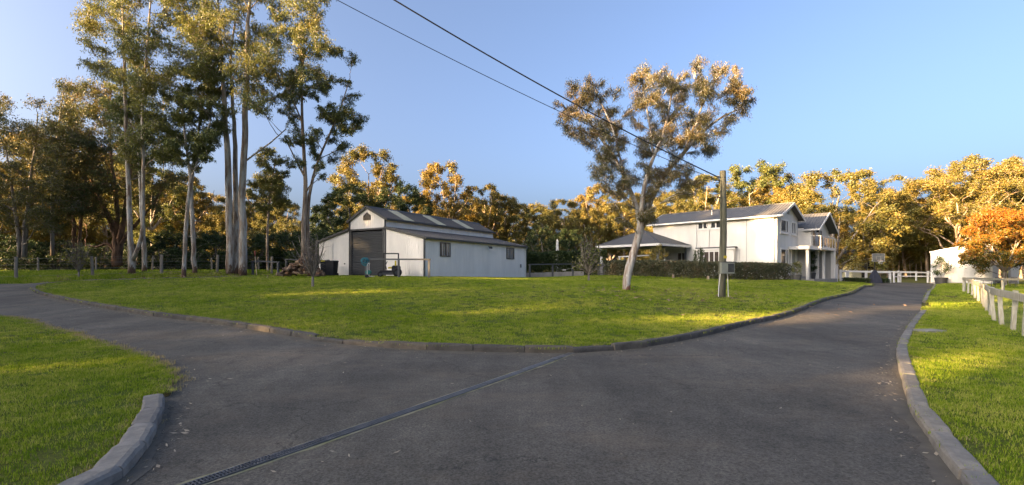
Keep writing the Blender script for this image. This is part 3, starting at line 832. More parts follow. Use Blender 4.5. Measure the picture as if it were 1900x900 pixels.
hero('gum_tree', 'grey gum leaning left next to the large three-stemmed gum', 362, 31,
     [[(362,508,9.5),(359,450,9),(355,380,8),(357,320,6.5),(366,260,5),(374,200,4),(380,140,2.5)]],
     [([(345,110),(400,90),(425,170),(420,260),(385,310),(350,270),(335,190)], 22, (14,23), 2.4)], 7500, M['leaf_gum'], M['gum_bark'], seed=14, group=GR)
hero('gum_tree', 'huge white gum with three close stems and brown peeling base', 437, 31,
     [[(428,511,17),(427,450,15),(425,400,14),(423.5,330,13),(420,250,11),(415,170,8.5),(410,90,6),(405,10,4),(400,-50,2.5)],
      [(438,512,18,.3),(438,430,13,.5),(437,350,11,.6),(436,270,9,.7),(432,190,7,.8),(428,110,5,.9),(438,30,3,.9)],
      [(450,511,17),(449,430,15.5),(450,350,14),(453,270,12.5,-.2),(456,190,11,-.3),(458,110,9,-.4),(460,40,7,-.4),(468,-30,4,-.3)],
      [(454,300,4),(478,282,3.6,-.3),(505,262,3,-.5),(530,240,2)], [(456,205,4,.2),(490,190,3.6,.4),(530,170,3,.6),(560,130,2)]],
     [([(330,-70),(600,-75),(610,50),(600,105),(560,140),(520,160),(500,195),(470,205),(430,185),(400,190),(372,150),(340,100)], 92, (19,32), 4.2),
      ([(330,20),(400,40),(400,190),(360,200),(330,120)], 14, (15,24), 2.5), ([(500,150),(590,100),(600,150),(545,190),(505,200)], 9, (12,20), 2.0)], 30000, M['leaf_gum'], M['gum_bark'], seed=15, group=GR)
hero('gum_tree', 'slender twin-stemmed gum with airy crown rising behind the woodpile', 565, 33,
     [[(561,513,10),(563,440,10),(566,370,9),(566.5,320,8),(562,250,6.5),(560,180,5),(563,110,3.5),(575,80,2)],
      [(570,513,9,.3),(571,420,8,.3),(575,355,6.5,.2),(590,300,5),(611,250,4),(632,200,3),(648,150,2)], [(560,225,3.5),(545,190,3),(530,160,2)], [(566,330,4),(548,295,3),(528,255,2)]],
     [([(545,105),(600,78),(650,66),(664,95),(645,150),(676,190),(678,240),(640,270),(612,320),(592,335),(580,300),(545,300),(520,260),(506,220),(520,180),(515,140)], 56, (11,19), 3.0)],
     15000, M['leaf_gum'], M['tan_bark'], 0.165, 0.04, seed=16, group=GR)
hero('gum_tree', 'short thin gum sapling between the hitching rail and the shrubs', 497, 38,
     [[(497,508,5),(496,440,5),(499,380,4),(506,330,3),(512,290,2)]],
     [([(456,295),(500,272),(545,300),(542,350),(520,395),(482,388),(456,350)], 24, (11,18), 2.4)], 6500, M['leaf_gum'], M['tan_bark'], 0.19, 0.05, seed=17, group=GR)
hero('gum_tree', 'spreading red-brown gum with many low limbs behind the wire fence', 218, 42,
     [[(218,494,20),(217,460,18),(212,430,13),(200,400,9),(180,360,6),(160,310,4),(148,260,2)], [(220,470,14),(226,430,11),(232,390,8),(240,330,6),(250,270,3)],
      [(216,440,10),(218,400,8),(214,350,7),(206,290,5),(204,220,3),(206,170,2)], [(222,455,9),(240,430,8),(262,405,6),(290,370,4),(310,330,2)], [(214,470,8),(200,452,6),(180,458,5),(158,455,3)]],
     [([(122,170),(150,128),(185,128),(215,160),(300,210),(345,320),(325,395),(262,420),(165,405),(105,370),(95,260)], 66, (18,30), 4.5)], 16000, M['leaf_olive'], M['brown_bark'], 0.21, 0.056, seed=18)
hero('gum_tree', 'leafy gum at the far left with dark twin trunks', 40, 37,
     [[(37,478,9),(35,440,8),(28,390,6),(20,330,4),(10,270,2)], [(45,478,10),(46,430,9),(52,380,7),(58,320,5),(66,260,3),(70,210,2)]],
     [([(-60,200),(10,182),(60,172),(115,190),(132,260),(122,360),(90,420),(0,425),(-60,400)], 60, (18,30), 4.5)], 12000, M['leaf_olive'], M['grey_bark'], 0.21, 0.056, seed=19)
hero('gum_tree', 'dark upright gum with a straight thin trunk left of the red-brown gum', 97, 38.5,
     [[(97,475,7),(97,420,7),(99,350,6),(104,280,5),(112,210,3),(118,170,2)]],
     [([(75,215),(115,150),(160,160),(175,250),(160,370),(120,420),(80,400),(65,300)], 36, (17,27), 3.5)], 8500, M['leaf_olive'], M['grey_bark'], 0.21, 0.056, seed=20)
hero('gum_tree', 'brown twin-trunked gum half hidden behind the left fence', 142, 40,
     [[(138,475,7),(137,420,7),(132,360,6),(128,300,4),(125,250,2)], [(146,475,7),(150,410,6),(158,340,5),(165,270,3)]],
     [([(100,230),(150,190),(210,220),(215,320),(190,400),(130,410),(95,350)], 30, (17,27), 3.5)], 7000, M['leaf_olive'], M['brown_bark'], 0.21, 0.056, seed=21)

# ---------------------------------------------------------------- the leaning gum on the lawn
hero('gum_tree', 'leaning gum with white trunk and rust-tipped crown on the lawn', 1160, 20.5,
     [[(1160,542,18),(1163,522,17),(1170,492,17.5),(1178,462,16.5),(1185,436,17),(1190,412,17)],
      [(1189,418,13),(1178,375,10,.3),(1160,332,8,.6),(1140,292,6.5,.8),(1112,252,5,.9),(1085,212,3.5,.9),(1064,176,2)],
      [(1189,416,12),(1192,372,10,-.3),(1198,335,8.5,-.5),(1212,292,7,-.6),(1230,250,6,-.5),(1242,200,4.5,-.3),(1250,145,2.5)],
      [(1191,420,14),(1203,385,12.5,.1),(1218,350,11,.2),(1238,318,9.5,.3),(1268,284,8,.4),(1302,246,6.5,.4),(1342,216,4.5,.3),(1378,200,2.5)],
      [(1160,332,5),(1150,290,4,-.4),(1135,235,3.5,-.6),(1110,180,2.5,-.6),(1098,150,1.5)], [(1268,284,5),(1290,230,4.5,-.4),(1310,180,3.5,-.6),(1330,140,2)],
      [(1212,292,5),(1205,230,4,.6),(1195,175,3,.8),(1188,140,2)]],
     [([(1032,195),(1060,148),(1100,140),(1150,168),(1168,220),(1160,290),(1148,325),(1112,318),(1080,280),(1046,238)], 58, (10,17), 1.9),
      ([(1168,135),(1192,126),(1220,142),(1228,120),(1290,105),(1330,126),(1374,118),(1380,150),(1408,185),(1398,215),(1345,232),(1330,285),(1270,290),(1228,280),(1190,285),(1176,220)], 92, (10,18), 2.3),
      ([(1085,300),(1150,325),(1195,300),(1265,285),(1318,300),(1300,345),(1240,375),(1220,395),(1195,425),(1145,405),(1138,370),(1100,330)], 46, (10,16), 1.8)],
     30000, M['leaf_rust'], M['gum_bark_low'], 0.125, 0.019, seed=30, droop=1.0, twigs=16, jitter=0.19, lmul=3.6, rmul=1.05)

# ---------------------------------------------------------------- kinds of wood for the background
def proto(seed, H, kind):
    rng = np.random.default_rng(seed)
    cl = []; stems = []
    if kind == 'gum':          # open eucalypt with pale limbs
        lean = rng.normal(0, 0.04, 2); bend = rng.normal(0, 0.35, 2)
        k = np.linspace(0, 1, 7)
        stems.append(np.column_stack([lean[0] * H * k + bend[0] * np.sin(k * 5), lean[1] * H * k + bend[1] * np.sin(k * 4), k * H * 0.8 - 0.2 * (k == 0), 0.028 * H * (1 - 0.8 * k) * 0.55]))
        for a in range(3):
            an = rng.random() * 6.28; h0 = rng.uniform(0.3, 0.5); sp = rng.uniform(0.15, 0.25) * H
            p0 = np.array([np.interp(h0 / .8, k, stems[0][:, 0]), np.interp(h0 / .8, k, stems[0][:, 1]), h0 * H]); e = np.array([p0[0] + math.cos(an) * sp, p0[1] + math.sin(an) * sp, H * rng.uniform(0.7, 0.9)])
            t = np.linspace(0, 1, 5)[:, None]; path = p0 + (e - p0) * t; path[:, :2] += (t * (1 - t)) * (e - p0)[:2] * 0.6
            stems.append(np.column_stack([path, 0.16 * H / 16 * (1 - 0.8 * t[:, 0])]))
        while len(cl) < 78:
            z = rng.uniform(0.26, 0.98); wd = 0.31 * math.sin(math.pi * min(1, max(0.06, (z - 0.18) / 0.86))) ** 0.6
            an = rng.random() * 6.28; r = wd * H * math.sqrt(rng.uniform(0.1, 1))
            c = np.array([math.cos(an) * r + lean[0] * H * z, math.sin(an) * r + lean[1] * H * z, z * H, H * rng.uniform(0.038, 0.066)])
            if all(np.linalg.norm(c[:3] - o[:3]) > 0.85 * (c[3] + o[3]) * 0.8 for o in cl): cl.append(c)
            elif rng.random() < 0.02: cl.append(c)
        return grow(seed, stems, cl, 34000, H * 0.0165, H * 0.0068, 0.55, 12, 0.014, 7, 0.20)
    if kind == 'dense':        # broad and full to near the ground
        k = np.linspace(0, 1, 6)
        stems.append(np.column_stack([0.3 * np.sin(k * 4), 0.3 * np.cos(k * 5), k * H * 0.75 - 0.2 * (k == 0), 0.34 * H / 14 * (1 - 0.75 * k)]))
        for a in range(4):
            an = a * 1.57 + rng.random(); t = np.linspace(0, 1, 4)[:, None]
            e = np.array([math.cos(an) * 0.28 * H, math.sin(an) * 0.28 * H, H * 0.6]); p0 = np.array([0, 0, 0.16 * H]); stems.append(np.column_stack([p0 + (e - p0) * t, 0.16 * (1 - 0.7 * t[:, 0])]))
        tries = 0
        while len(cl) < 120 and tries < 12000:
            tries += 1
            z = rng.uniform(0.12, 0.97); wd = 0.42 * math.sin(math.pi * min(1, (z * 0.82 + 0.16))) ** 0.55
            an = rng.random() * 6.28; r = wd * H * math.sqrt(rng.uniform(0.35, 1))
            c = np.array([math.cos(an) * r, math.sin(an) * r, z * H, H * rng.uniform(0.042, 0.075)])
            if all(np.linalg.norm(c[:3] - o[:3]) > 0.55 * (c[3] + o[3]) for o in cl): cl.append(c)
        return grow(seed, stems, cl, 40000, H * 0.0165, H * 0.0088, 0.4, 9, 0.014, 7, 0.20)
    if kind == 'bare':         # pale limbs showing through thin foliage
        k = np.linspace(0, 1, 6)
        stems.append(np.column_stack([0.5 * np.sin(k * 3), 0.4 * k, k * H * 0.7 - 0.2 * (k == 0), 0.03 * H * (1 - 0.75 * k) * 0.6]))
        for a in range(8):
            an = a * 0.8 + rng.random(); h0 = rng.uniform(0.2, 0.5) * H; t = np.linspace(0, 1, 6)[:, None]
            e = np.array([math.cos(an) * H * rng.uniform(.25, .42), math.sin(an) * H * rng.uniform(.25, .42), h0 + H * rng.uniform(0.2, 0.42)])
            p0 = np.array([0.3, 0.15, h0]); path = p0 + (e - p0) * t; path[:, 2] += (t * (1 - t))[:, 0] * H * 0.12; path[1:-1] += rng.normal(0, 0.015 * H, path[1:-1].shape)
            stems.append(np.column_stack([path, 0.0075 * H * (1 - 0.85 * t[:, 0])]))
        while len(cl) < 70:
            z = rng.uniform(0.4, 0.98); wd = 0.38 * math.sin(math.pi * min(1, max(0.06, (z - 0.2) / 0.85))) ** 0.6
            an = rng.random() * 6.28; r = wd * H * math.sqrt(rng.random())
            cl.append(np.array([math.cos(an) * r, math.sin(an) * r, z * H, H * rng.uniform(0.045, 0.075)]))
        return grow(seed, stems, cl, 17000, H * 0.017, H * 0.0068, 0.5, 12, 0.02, 7, 0.2)
    if kind == 'shrub':
        for a in range(5):
            an = a * 1.26 + rng.random(); t = np.linspace(0, 1, 4)[:, None]; e = np.array([math.cos(an) * 0.3 * H, math.sin(an) * 0.3 * H, H * 0.7])
            stems.append(np.column_stack([e * t + np.array([0, 0, -0.1]) * (1 - t), 0.05 * (1 - 0.7 * t[:, 0])]))
        tries = 0
        while len(cl) < 42 and tries < 4000:
            tries += 1
            z = rng.uniform(0.06, 0.92); wd = 0.55 * math.sin(math.pi * min(1, (z * 0.8 + 0.2))) ** 0.6
            an = rng.random() * 6.28; r = wd * H * math.sqrt(rng.uniform(0.2, 1))
            c = np.array([math.cos(an) * r, math.sin(an) * r, z * H, H * rng.uniform(0.09, 0.15)])
            if all(np.linalg.norm(c[:3] - o[:3]) > 0.55 * (c[3] + o[3]) for o in cl): cl.append(c)
        return grow(seed, stems, cl, 6500, H * 0.045, H * 0.02, 0.3, 6, 0.012, 5, 0.2)
PROTO = {}
def bake(key, seed, H, kind, bark, leaf):
    tr, br, v = proto(seed, H, kind)
    PROTO[key] = (tr.mesh('trunk', True), br.mesh('branch', True), quads_mesh('crown', v), H)
    for me, m in zip(PROTO[key], (bark, bark, leaf)): me.materials.append(m)
for i in range(4): bake('gum%d' % i, 100 + i, 16, 'gum', M['tan_bark'], M['leaf_gold'])
for i in range(2): bake('ggum%d' % i, 110 + i, 16, 'gum', M['gum_bark'], M['leaf_gum'])
for i in range(2): bake('dense%d' % i, 120 + i, 14, 'dense', M['grey_bark'], M['leaf_gold'])
bake('dark0', 130, 14, 'dense', M['grey_bark'], M['leaf_dark']); bake('dark1', 131, 14, 'dense', M['grey_bark'], M['leaf_dark'])
bake('bare0', 140, 15, 'bare', M['tan_bark'], M['leaf_gold'])
bake('shrub0', 150, 3.5, 'shrub', M['grey_bark'], M['leaf_dark']); bake('shrub1', 151, 3.5, 'shrub', M['grey_bark'], M['leaf_green']); bake('shrub2', 152, 3.5, 'shrub', M['grey_bark'], M['leaf_gold'])
_rt = random.Random(77)
def plant(key, name, label, px=None, top=None, d=None, xy=None, height=None, group=None, wide=1.0, cat='tree', rz=None, sink=0.05):
    """one tree of a kind; its height follows from where its top shows at distance d"""
    tm, bm_, cm, H = PROTO[key]
    if xy is None: xy = ((px - CX) / F * d, d)
    z = zg(*xy) - sink
    if height is None: height = EYE + (HY - top) / F * d - z
    s = height / H
    root = thing(name, label, cat, (xy[0], xy[1], z), _rt.random() * 6.28 if rz is None else rz, group)
    root.scale = (s * wide, s * wide, s)
    for nm, me in (('trunk', tm), ('branches', bm_), ('crown', cm)):
        o = obj(nm, me, None, root)
        if nm == 'branches': o['kind'] = 'stuff'
    return root
BG = 'trees beyond the buildings'
for a in [
    ('dark0','broad_tree','big dark green tree rising directly behind the barn ridge',742,338,56,1.0),
    ('dark1','broad_tree','dark spreading tree behind the barn\'s left lean-to roof',648,345,52,1.05),
    ('gum0','gum_tree','gum with orange-lit top above the dark trees behind the barn',690,280,66,1.0),
    ('gum1','gum_tree','tall golden gum standing alone above the barn roof\'s right half',842,304,64,1.05),
    ('gum3','gum_tree','smaller dark-tipped gum against the right of the tall golden gum',893,342,66,.9),
    ('gum2','gum_tree','golden gum over the right end of the barn',942,356,70,1.15),
    ('dense0','broad_tree','bright golden tree behind the hedge right of the barn',1005,384,66,.9),
    ('gum0','gum_tree','golden gum above the hedge between barn and pavilion',1040,372,74,1.1),
    ('dense1','broad_tree','golden bushy tree left of the leaning gum\'s trunk',1085,385,70,.9),
    ('gum1','gum_tree','tall golden gum seen behind the leaning gum\'s left side',1118,342,78,1.1),
    ('gum3','gum_tree','golden gum partly hidden by the leaning gum\'s trunk',1165,352,72,1.1),
    ('dense0','broad_tree','bright orange-gold tree between leaning gum and house roof',1245,352,66,.8),
    ('gum2','gum_tree','open gum above the left end of the house roof',1300,318,78,1.15),
    ('ggum0','gum_tree','open gum with pale limbs right of the power pole top',1395,303,80,1.1),
    ('gum0','gum_tree','dark-topped gum over the middle of the house roof',1440,325,82,1.1),
    ('gum1','gum_tree','golden gum just above the house gable peak',1478,345,76,1.0),
    ('dense1','broad_tree','large dense golden-green tree right behind the balcony gable',1552,312,68,1.12),
    ('gum3','gum_tree','brownish gum right of the large dense tree',1625,332,78,1.15),
    ('dense0','broad_tree','olive tree over the basketball hoop',1600,385,72,.9),
    ('gum2','gum_tree','gum with straight tan trunk left of the white shed',1682,345,84,1.0),
    ('gum0','gum_tree','golden gum with leaning limbs above the white shed roof',1722,335,80,1.0),
    ('bare0','gum_tree','pale bare-limbed tree rising behind the white shed',1768,305,72,1.15),
    ('gum1','gum_tree','tall golden gum above the autumn maple\'s left half',1820,288,78,1.15),
    ('bare0','gum_tree','pale-limbed tree behind the autumn maple',1855,320,70,1.1),
    ('gum3','gum_tree','tall gum at the right edge above the autumn maple',1895,283,76,1.15),
    ('gum2','gum_tree','golden gum beyond the right edge of the maple',1960,275,80,1.15),
    ('gum2','gum_tree','golden gum between the three-stemmed gum and the slender gum',520,372,72,1.0),
    ('dense0','broad_tree','yellow-lit bush tree behind the hitching rail',540,405,62,.9),
    ('gum1','gum_tree','golden gum seen left of the slender twin-stemmed gum',478,322,78,1.0),
    ('dense1','broad_tree','yellow tree showing through below the three-stemmed gum',430,380,74,1.0),
    ('gum0','gum_tree','golden gum behind the two thin grey gums',350,330,76,1.1),
    ('ggum1','gum_tree','grey-green gum behind the forked pale gum',290,280,70,1.1),
    ('gum3','gum_tree','golden gum deep behind the red-brown gum',200,260,80,1.2),
    ('dense0','broad_tree','golden tree glowing low between the far left trunks',110,330,78,1.0),
    ('gum2','gum_tree','golden gum behind the far left fence post',40,250,76,1.2),
    ('dense1','broad_tree','yellow-green tree at the left edge of the wood',-20,330,70,1.1),
    ('dark1','broad_tree','dark tree closing the gap between slender gum and barn',600,385,60,.8)]:
    plant(a[0], a[1], a[2], a[3], a[4], a[5], wide=a[6], group=BG)
BACK = [(650,345,100,'gum1'),(780,365,104,'gum0'),(860,378,100,'dense0'),(910,380,98,'gum2'),(975,378,102,'dense1'),(1060,385,104,'gum3'),(1130,375,100,'dense0'),(1200,368,106,'gum0'),(1270,372,104,'gum2'),
                      (1345,360,108,'dense1'),(1420,358,108,'gum3'),(1500,360,104,'gum0'),(1650,380,100,'gum1'),(1705,370,102,'gum3'),(1745,360,104,'gum2'),(1790,352,100,'gum0'),(1850,335,100,'dense0'),(1905,330,100,'gum1'),
                      (380,360,100,'gum0'),(450,375,104,'gum2'),(320,350,104,'gum3'),(250,330,102,'gum1'),(165,320,104,'dense1'),(80,310,104,'gum0'),(0,300,100,'gum3')]
BACK_AT = ['above the barn\'s left roof slope', 'above the barn ridge', 'above the barn\'s skylights', 'above the barn\'s far gable', 'over the barn\'s right end', 'over the white obelisk', 'left of the leaning gum', 'behind the leaning gum\'s trunk', 'over the pavilion', 'behind the power pole',
           'over the house ridge', 'over the balcony roof', 'right of the basketball hoop', 'left of the white shed', 'over the white shed', 'between white shed and maple', 'behind the maple', 'at the right edge behind the maple',
           'behind the two grey gums', 'behind the three-stemmed gum', 'right of the forked gum', 'behind the forked gum', 'left of the red-brown gum', 'behind the far left gums', 'at the left edge']
for (px, top, d, k), w_ in zip(BACK, BACK_AT):
    plant(k, 'gum_tree', 'distant tree of the back row, ' + w_, px, top, d, group='back row of the wood', wide=1.35)
# understorey behind the left wire fence
UND = [(-10,432,44,'shrub0'),(30,440,46,'shrub1'),(62,450,40,'shrub0'),(108,444,40,'shrub0'),(150,455,46,'shrub1'),(185,452,47,'shrub0'),(255,448,46,'shrub0'),(300,435,44,'shrub0'),(330,428,46,'shrub0'),(378,425,42,'shrub0'),(405,432,44,'shrub1'),
       (465,432,45,'shrub0'),(490,420,50,'shrub2'),(525,424,48,'shrub1'),(550,430,46,'shrub0'),(590,432,43,'shrub0'),(615,425,46,'shrub0')]
UL = ['dark shrub at the left edge behind the wire fence', 'green shrub behind the tall leftmost fence post', 'low dark shrub between the first two fence posts', 'round dark shrub right of the thin second fence post', 'green shrub behind the twiggy grey bush',
      'dark shrub left of the red-brown gum\'s base', 'dark shrub between the red-brown gum and the forked gum', 'dark shrub behind the thick leaning fence post', 'dark shrub just left of the thin grey gums', 'tall dark shrub between grey gums and three-stemmed gum',
      'green shrub touching the three-stemmed gum', 'dark shrub right of the three-stemmed gum', 'yellow-lit shrub behind the hitching rail', 'green shrub above the hitching rail\'s right post', 'dark shrub left of the slender twin-stemmed gum', 'dark shrub behind the woodpile', 'dark shrub against the barn\'s left corner']
for (px, top, d, k), lb in zip(UND, UL):
    plant(k, 'shrub', lb, px, top, d, group='understorey shrubs', wide=1.25, cat='shrub')
for px, top, d, k, lb in [(1005,418,58,'dark0','dark green bushy tree poking above the hedge right of the barn'), (1055,425,56,'dark1','second dark bush above the hedge, nearer the pavilion')]:
    plant(k, 'broad_tree', lb, px, top, d, wide=1.0, group=BG)
# the belt of trees to the left and behind, whose evening shade covers the drive
Lat = np.array([SUN_AZ[1], -SUN_AZ[0]])
for l, s, h, k in [(-36,60,18,'gum0'),(-28,52,17,'dense0'),(-20,60,19,'gum1'),(-13,52,17,'dense1'),(-6,59,19,'gum2'),(3.2,52,18,'gum3'),(-3,47,16,'dense0'),(15.4,57,20,'gum3'),(24,52,20.5,'dense1'),(31,60,22,'gum0'),(36,52,21,'dense0'),(43,60,18.5,'gum1'),(48,51,16.5,'dense1'),
                   (-30,70,18,'dark0'),(-14,71,18,'dark1'),(0.9,70,18,'dark0'),(18.4,70,20,'dark1'),(32,70,21.5,'dark0'),(44,71,17.5,'dark1'),(53,66,15,'gum2'),(0.5,62,18,'dense0n'),(-9,60,18,'dense1n'),(1.5,84,20,'dark0n'),(-9,83,20,'dark1n'),(-20,84,20,'dark0n'),(16.5,84,21,'dark1n'),(26,83,23,'dark0n'),(37,84,22,'dark1n'),(47,83,18,'dark0n')]:
    q = SUN_AZ * s + Lat * l
    plant(k.rstrip('n'), 'gum_tree', 'tree of the belt standing left of the picture that shades the drive', xy=(q[0], q[1]), height=h * 1.13, group='shade belt out of view', wide=0.8 if k.endswith('n') else 1.03)
# unseen woods behind and right of the camera, added to cut the low sky light
for x, y, h, k in [(-24,-46,15,'dense0'),(-8,-44,16,'gum1'),(6,-50,17,'dark0'),(18,-44,16,'dense1'),(30,-46,17,'gum2'),(42,-38,16,'dark1'),(52,-30,17,'dense0'),(60,-20,16,'gum0'),(66,-8,17,'dense1'),(72,4,17,'dark0'),(78,16,16,'gum3'),(84,28,17,'dense0'),(90,42,17,'gum1'),(48,-46,18,'gum3'),(70,-26,18,'dark1'),(82,2,18,'dark0')]:
    plant(k, 'gum_tree', 'unseen tree behind the viewpoint, added to cut the low sky light', xy=(x, y), height=h * 0.72, group='woods out of view', wide=1.15)
# slim trunks and sunny undergrowth in the gap at the end of the drive
for i, (px, top, d, k) in enumerate([(1634,420,88,'gum0'),(1646,405,84,'gum2'),(1657,415,92,'gum3'),(1668,398,86,'gum1'),(1679,410,94,'gum0'),(1690,402,85,'gum2'),(1699,395,90,'gum3'),(1709,408,82,'gum1'),(1718,398,95,'gum0'),(1728,404,88,'gum3')]):
    plant(k, 'gum_tree', ['first', 'second', 'third', 'fourth', 'fifth', 'sixth', 'seventh', 'eighth', 'ninth', 'tenth'][i] + ' slim gum from the left in the gap between hoop and white shed', px, top, d, group='slim gums at the drive end', wide=.5)
for i, (px, top, d) in enumerate([(1636,484,98),(1655,480,100),(1674,486,97),(1692,482,101),(1712,485,98),(1730,481,100)]):
    plant('shrub2', 'shrub', ['first', 'second', 'third', 'fourth', 'fifth', 'last'][i] + ' golden shrub from the left under the slim gums at the drive end', px, top, d, group='golden undergrowth', wide=1.5, cat='shrub')
# the wood goes on round the paddocks on both sides of the frame
for x, y, h, k in [(98,82,19,'gum0'),(104,70,18,'dense0'),(110,58,19,'gum2'),(114,46,18,'dense1'),(118,34,19,'gum1'),(120,22,18,'dense0'),(122,10,18,'gum3'),(122,-2,17,'dense1'),(116,76,20,'dark0'),(126,52,20,'dark1'),(130,28,20,'dark0'),(132,4,20,'dark1'),
                   (-104,92,19,'gum1'),(-112,78,18,'dense1'),(-118,62,18,'gum2'),(-122,46,17,'dense0'),(-126,30,17,'gum0')]:
    plant(k, 'gum_tree', 'tree of the wood edging the paddocks beyond the sides of the picture', xy=(x, y), height=h, group='paddock wood out of view', wide=1.3)
# ---------------------------------------------------------------- building materials
def clad(name, c, rough=0.55):
    m, nt, b = new_mat(name)
    co = coords(nt)
    n1 = noise(nt, coords(nt, (1, 1, 0.25)), 1.4, 5, 0.65)
    col = ramp(nt, n1, [(0.3, tuple(x * 0.88 for x in c)), (0.6, c), (0.8, tuple(min(1, x * 1.04) for x in c))])
    dirt = ramp(nt, noise(nt, coords(nt, (3, 3, 0.35)), 2.2, 5, 0.7), [(0.58, (0, 0, 0)), (0.82, (0.22, 0.22, 0.22))])
    col = mix(nt, dirt, col, tuple(x * 0.62 for x in c))
    nt.links.new(col, b.inputs['Base Color']); b.inputs['Roughness'].default_value = rough; b.inputs['Specular IOR Level'].default_value = 0.3
    return m
M['shed_clad'] = clad('shed_cladding', (0.80, 0.755, 0.69))
M['shed_roof'] = clad('shed_roof_steel', (0.085, 0.08, 0.078), 0.6)
M['skylight'] = clad('skylight_sheet', (0.40, 0.39, 0.29), 0.5)
M['slate_trim'] = clad('slate_trim', (0.07, 0.068, 0.066), 0.6)
M['rail_grey'] = clad('rail_grey_steel', (0.085, 0.087, 0.09), 0.6)
M['roller'] = clad('roller_door_steel', (0.042, 0.046, 0.052), 0.6)
M['render_wall'] = clad('painted_render', (0.66, 0.63, 0.58), 0.85)
M['white_paint'] = clad('white_paint', (0.70, 0.67, 0.63), 0.5)
M['house_roof'] = clad('house_roof_steel', (0.13, 0.125, 0.12), 0.6)
M['pav_roof'] = clad('pavilion_roof_steel', (0.11, 0.105, 0.10), 0.6)
M['window_frame_dark'] = simple('bronze_frame', (0.11, 0.09, 0.075), (0.08, 0.065, 0.055), 4, 0.5)
M['concrete'] = simple('concrete', (0.34, 0.31, 0.27), (0.24, 0.22, 0.19), 2.5, 0.9, bmp=0.3)
M['grey_wall'] = clad('grey_porch_wall', (0.36, 0.345, 0.32), 0.8)
M['cream'] = clad('cream_sheet', (0.50, 0.47, 0.32), 0.7)
M['weathered'] = simple('weathered_white_timber', (0.52, 0.47, 0.38), (0.28, 0.26, 0.18), 3.0, 0.85, (6, 6, 1), 0.4, 30)
M['old_post'] = simple('old_timber_post', (0.30, 0.26, 0.21), (0.16, 0.135, 0.105), 3.0, 0.9, (8, 8, 1), 0.5, 30)
M['black'] = simple('black_plastic', (0.022, 0.022, 0.024), (0.035, 0.035, 0.036), 5, 0.5)
M['tyre'] = simple('tyre_rubber', (0.018, 0.018, 0.018), (0.03, 0.03, 0.03), 8, 0.9)
M['yellow'] = simple('yellow_plastic', (0.62, 0.50, 0.03), (0.5, 0.4, 0.03), 3, 0.45)
def glass(name, tint=(0.03, 0.032, 0.035)):
    m, nt, b = new_mat(name)
    co = coords(nt)
    nt.links.new(ramp(nt, noise(nt, co, 1.7, 4), [(0.35, tint), (0.7, tuple(x * 2.2 for x in tint))]), b.inputs['Base Color'])
    b.inputs['Roughness'].default_value = 0.06; b.inputs['Specular IOR Level'].default_value = 0.4; b.inputs['IOR'].default_value = 1.45
    return m
M['glass'] = glass('window_glass')
M['glass_curtain'] = glass('window_glass_curtained', (0.045, 0.036, 0.03))

def ribbed(mb, f0, f1, s0, s1, bottom, top, nrm, pitch=0.19, depth=0.016):
    """vertical rib cladding: f0 + s*(f1) gives the wall line, bottom/top functions of s; nrm outward"""
    s = s0; prof = [(0, 0), (0.62, 0), (0.72, 1), (0.90, 1)]
    xs = []
    while s < s1 - 1e-6:
        for a, d in prof:
            q = s + a * pitch
            if q < s1: xs.append((q, d))
        s += pitch
    xs.append((s1, 0))
    vs = []
    for q, d in xs:
        x = f0[0] + f1[0] * q + nrm[0] * d * depth; y = f0[1] + f1[1] * q + nrm[1] * d * depth
        vs += [(x, y, bottom(q)), (x, y, top(q))]
    mb.add(vs, [(2*i, 2*i+2, 2*i+3, 2*i+1) for i in range(len(xs) - 1)])
def ribbed_roof(mb, a, b, c, d, pitch=0.2, depth=0.03, thick=0.02):
    """sheet over the quad a-b (eave) to d-c (ridge), ribs running from eave to ridge"""
    a, b, c, d = map(Vector, (a, b, c, d))
    L = (b - a).length; n = ((b - a).cross(d - a)).normalized()
    if n.z < 0: n = -n
    s = 0.0; xs = []
    while s < L:
        for q, k in ((0, 0), (0.6, 0), (0.7, 1), (0.9, 1)):
            if s + q * pitch < L: xs.append((s + q * pitch, k))
        s += pitch
    xs.append((L, 0)); vs = []
    for q, k in xs:
        t = q / L
        vs += [a.lerp(b, t) + n * k * depth, d.lerp(c, t) + n * k * depth]
    mb.add(vs, [(2*i, 2*i+2, 2*i+3, 2*i+1) for i in range(len(xs) - 1)])
    # underside
    mb.add([a - n * thick, b - n * thick, c - n * thick, d - n * thick], [(0, 1, 2, 3)])
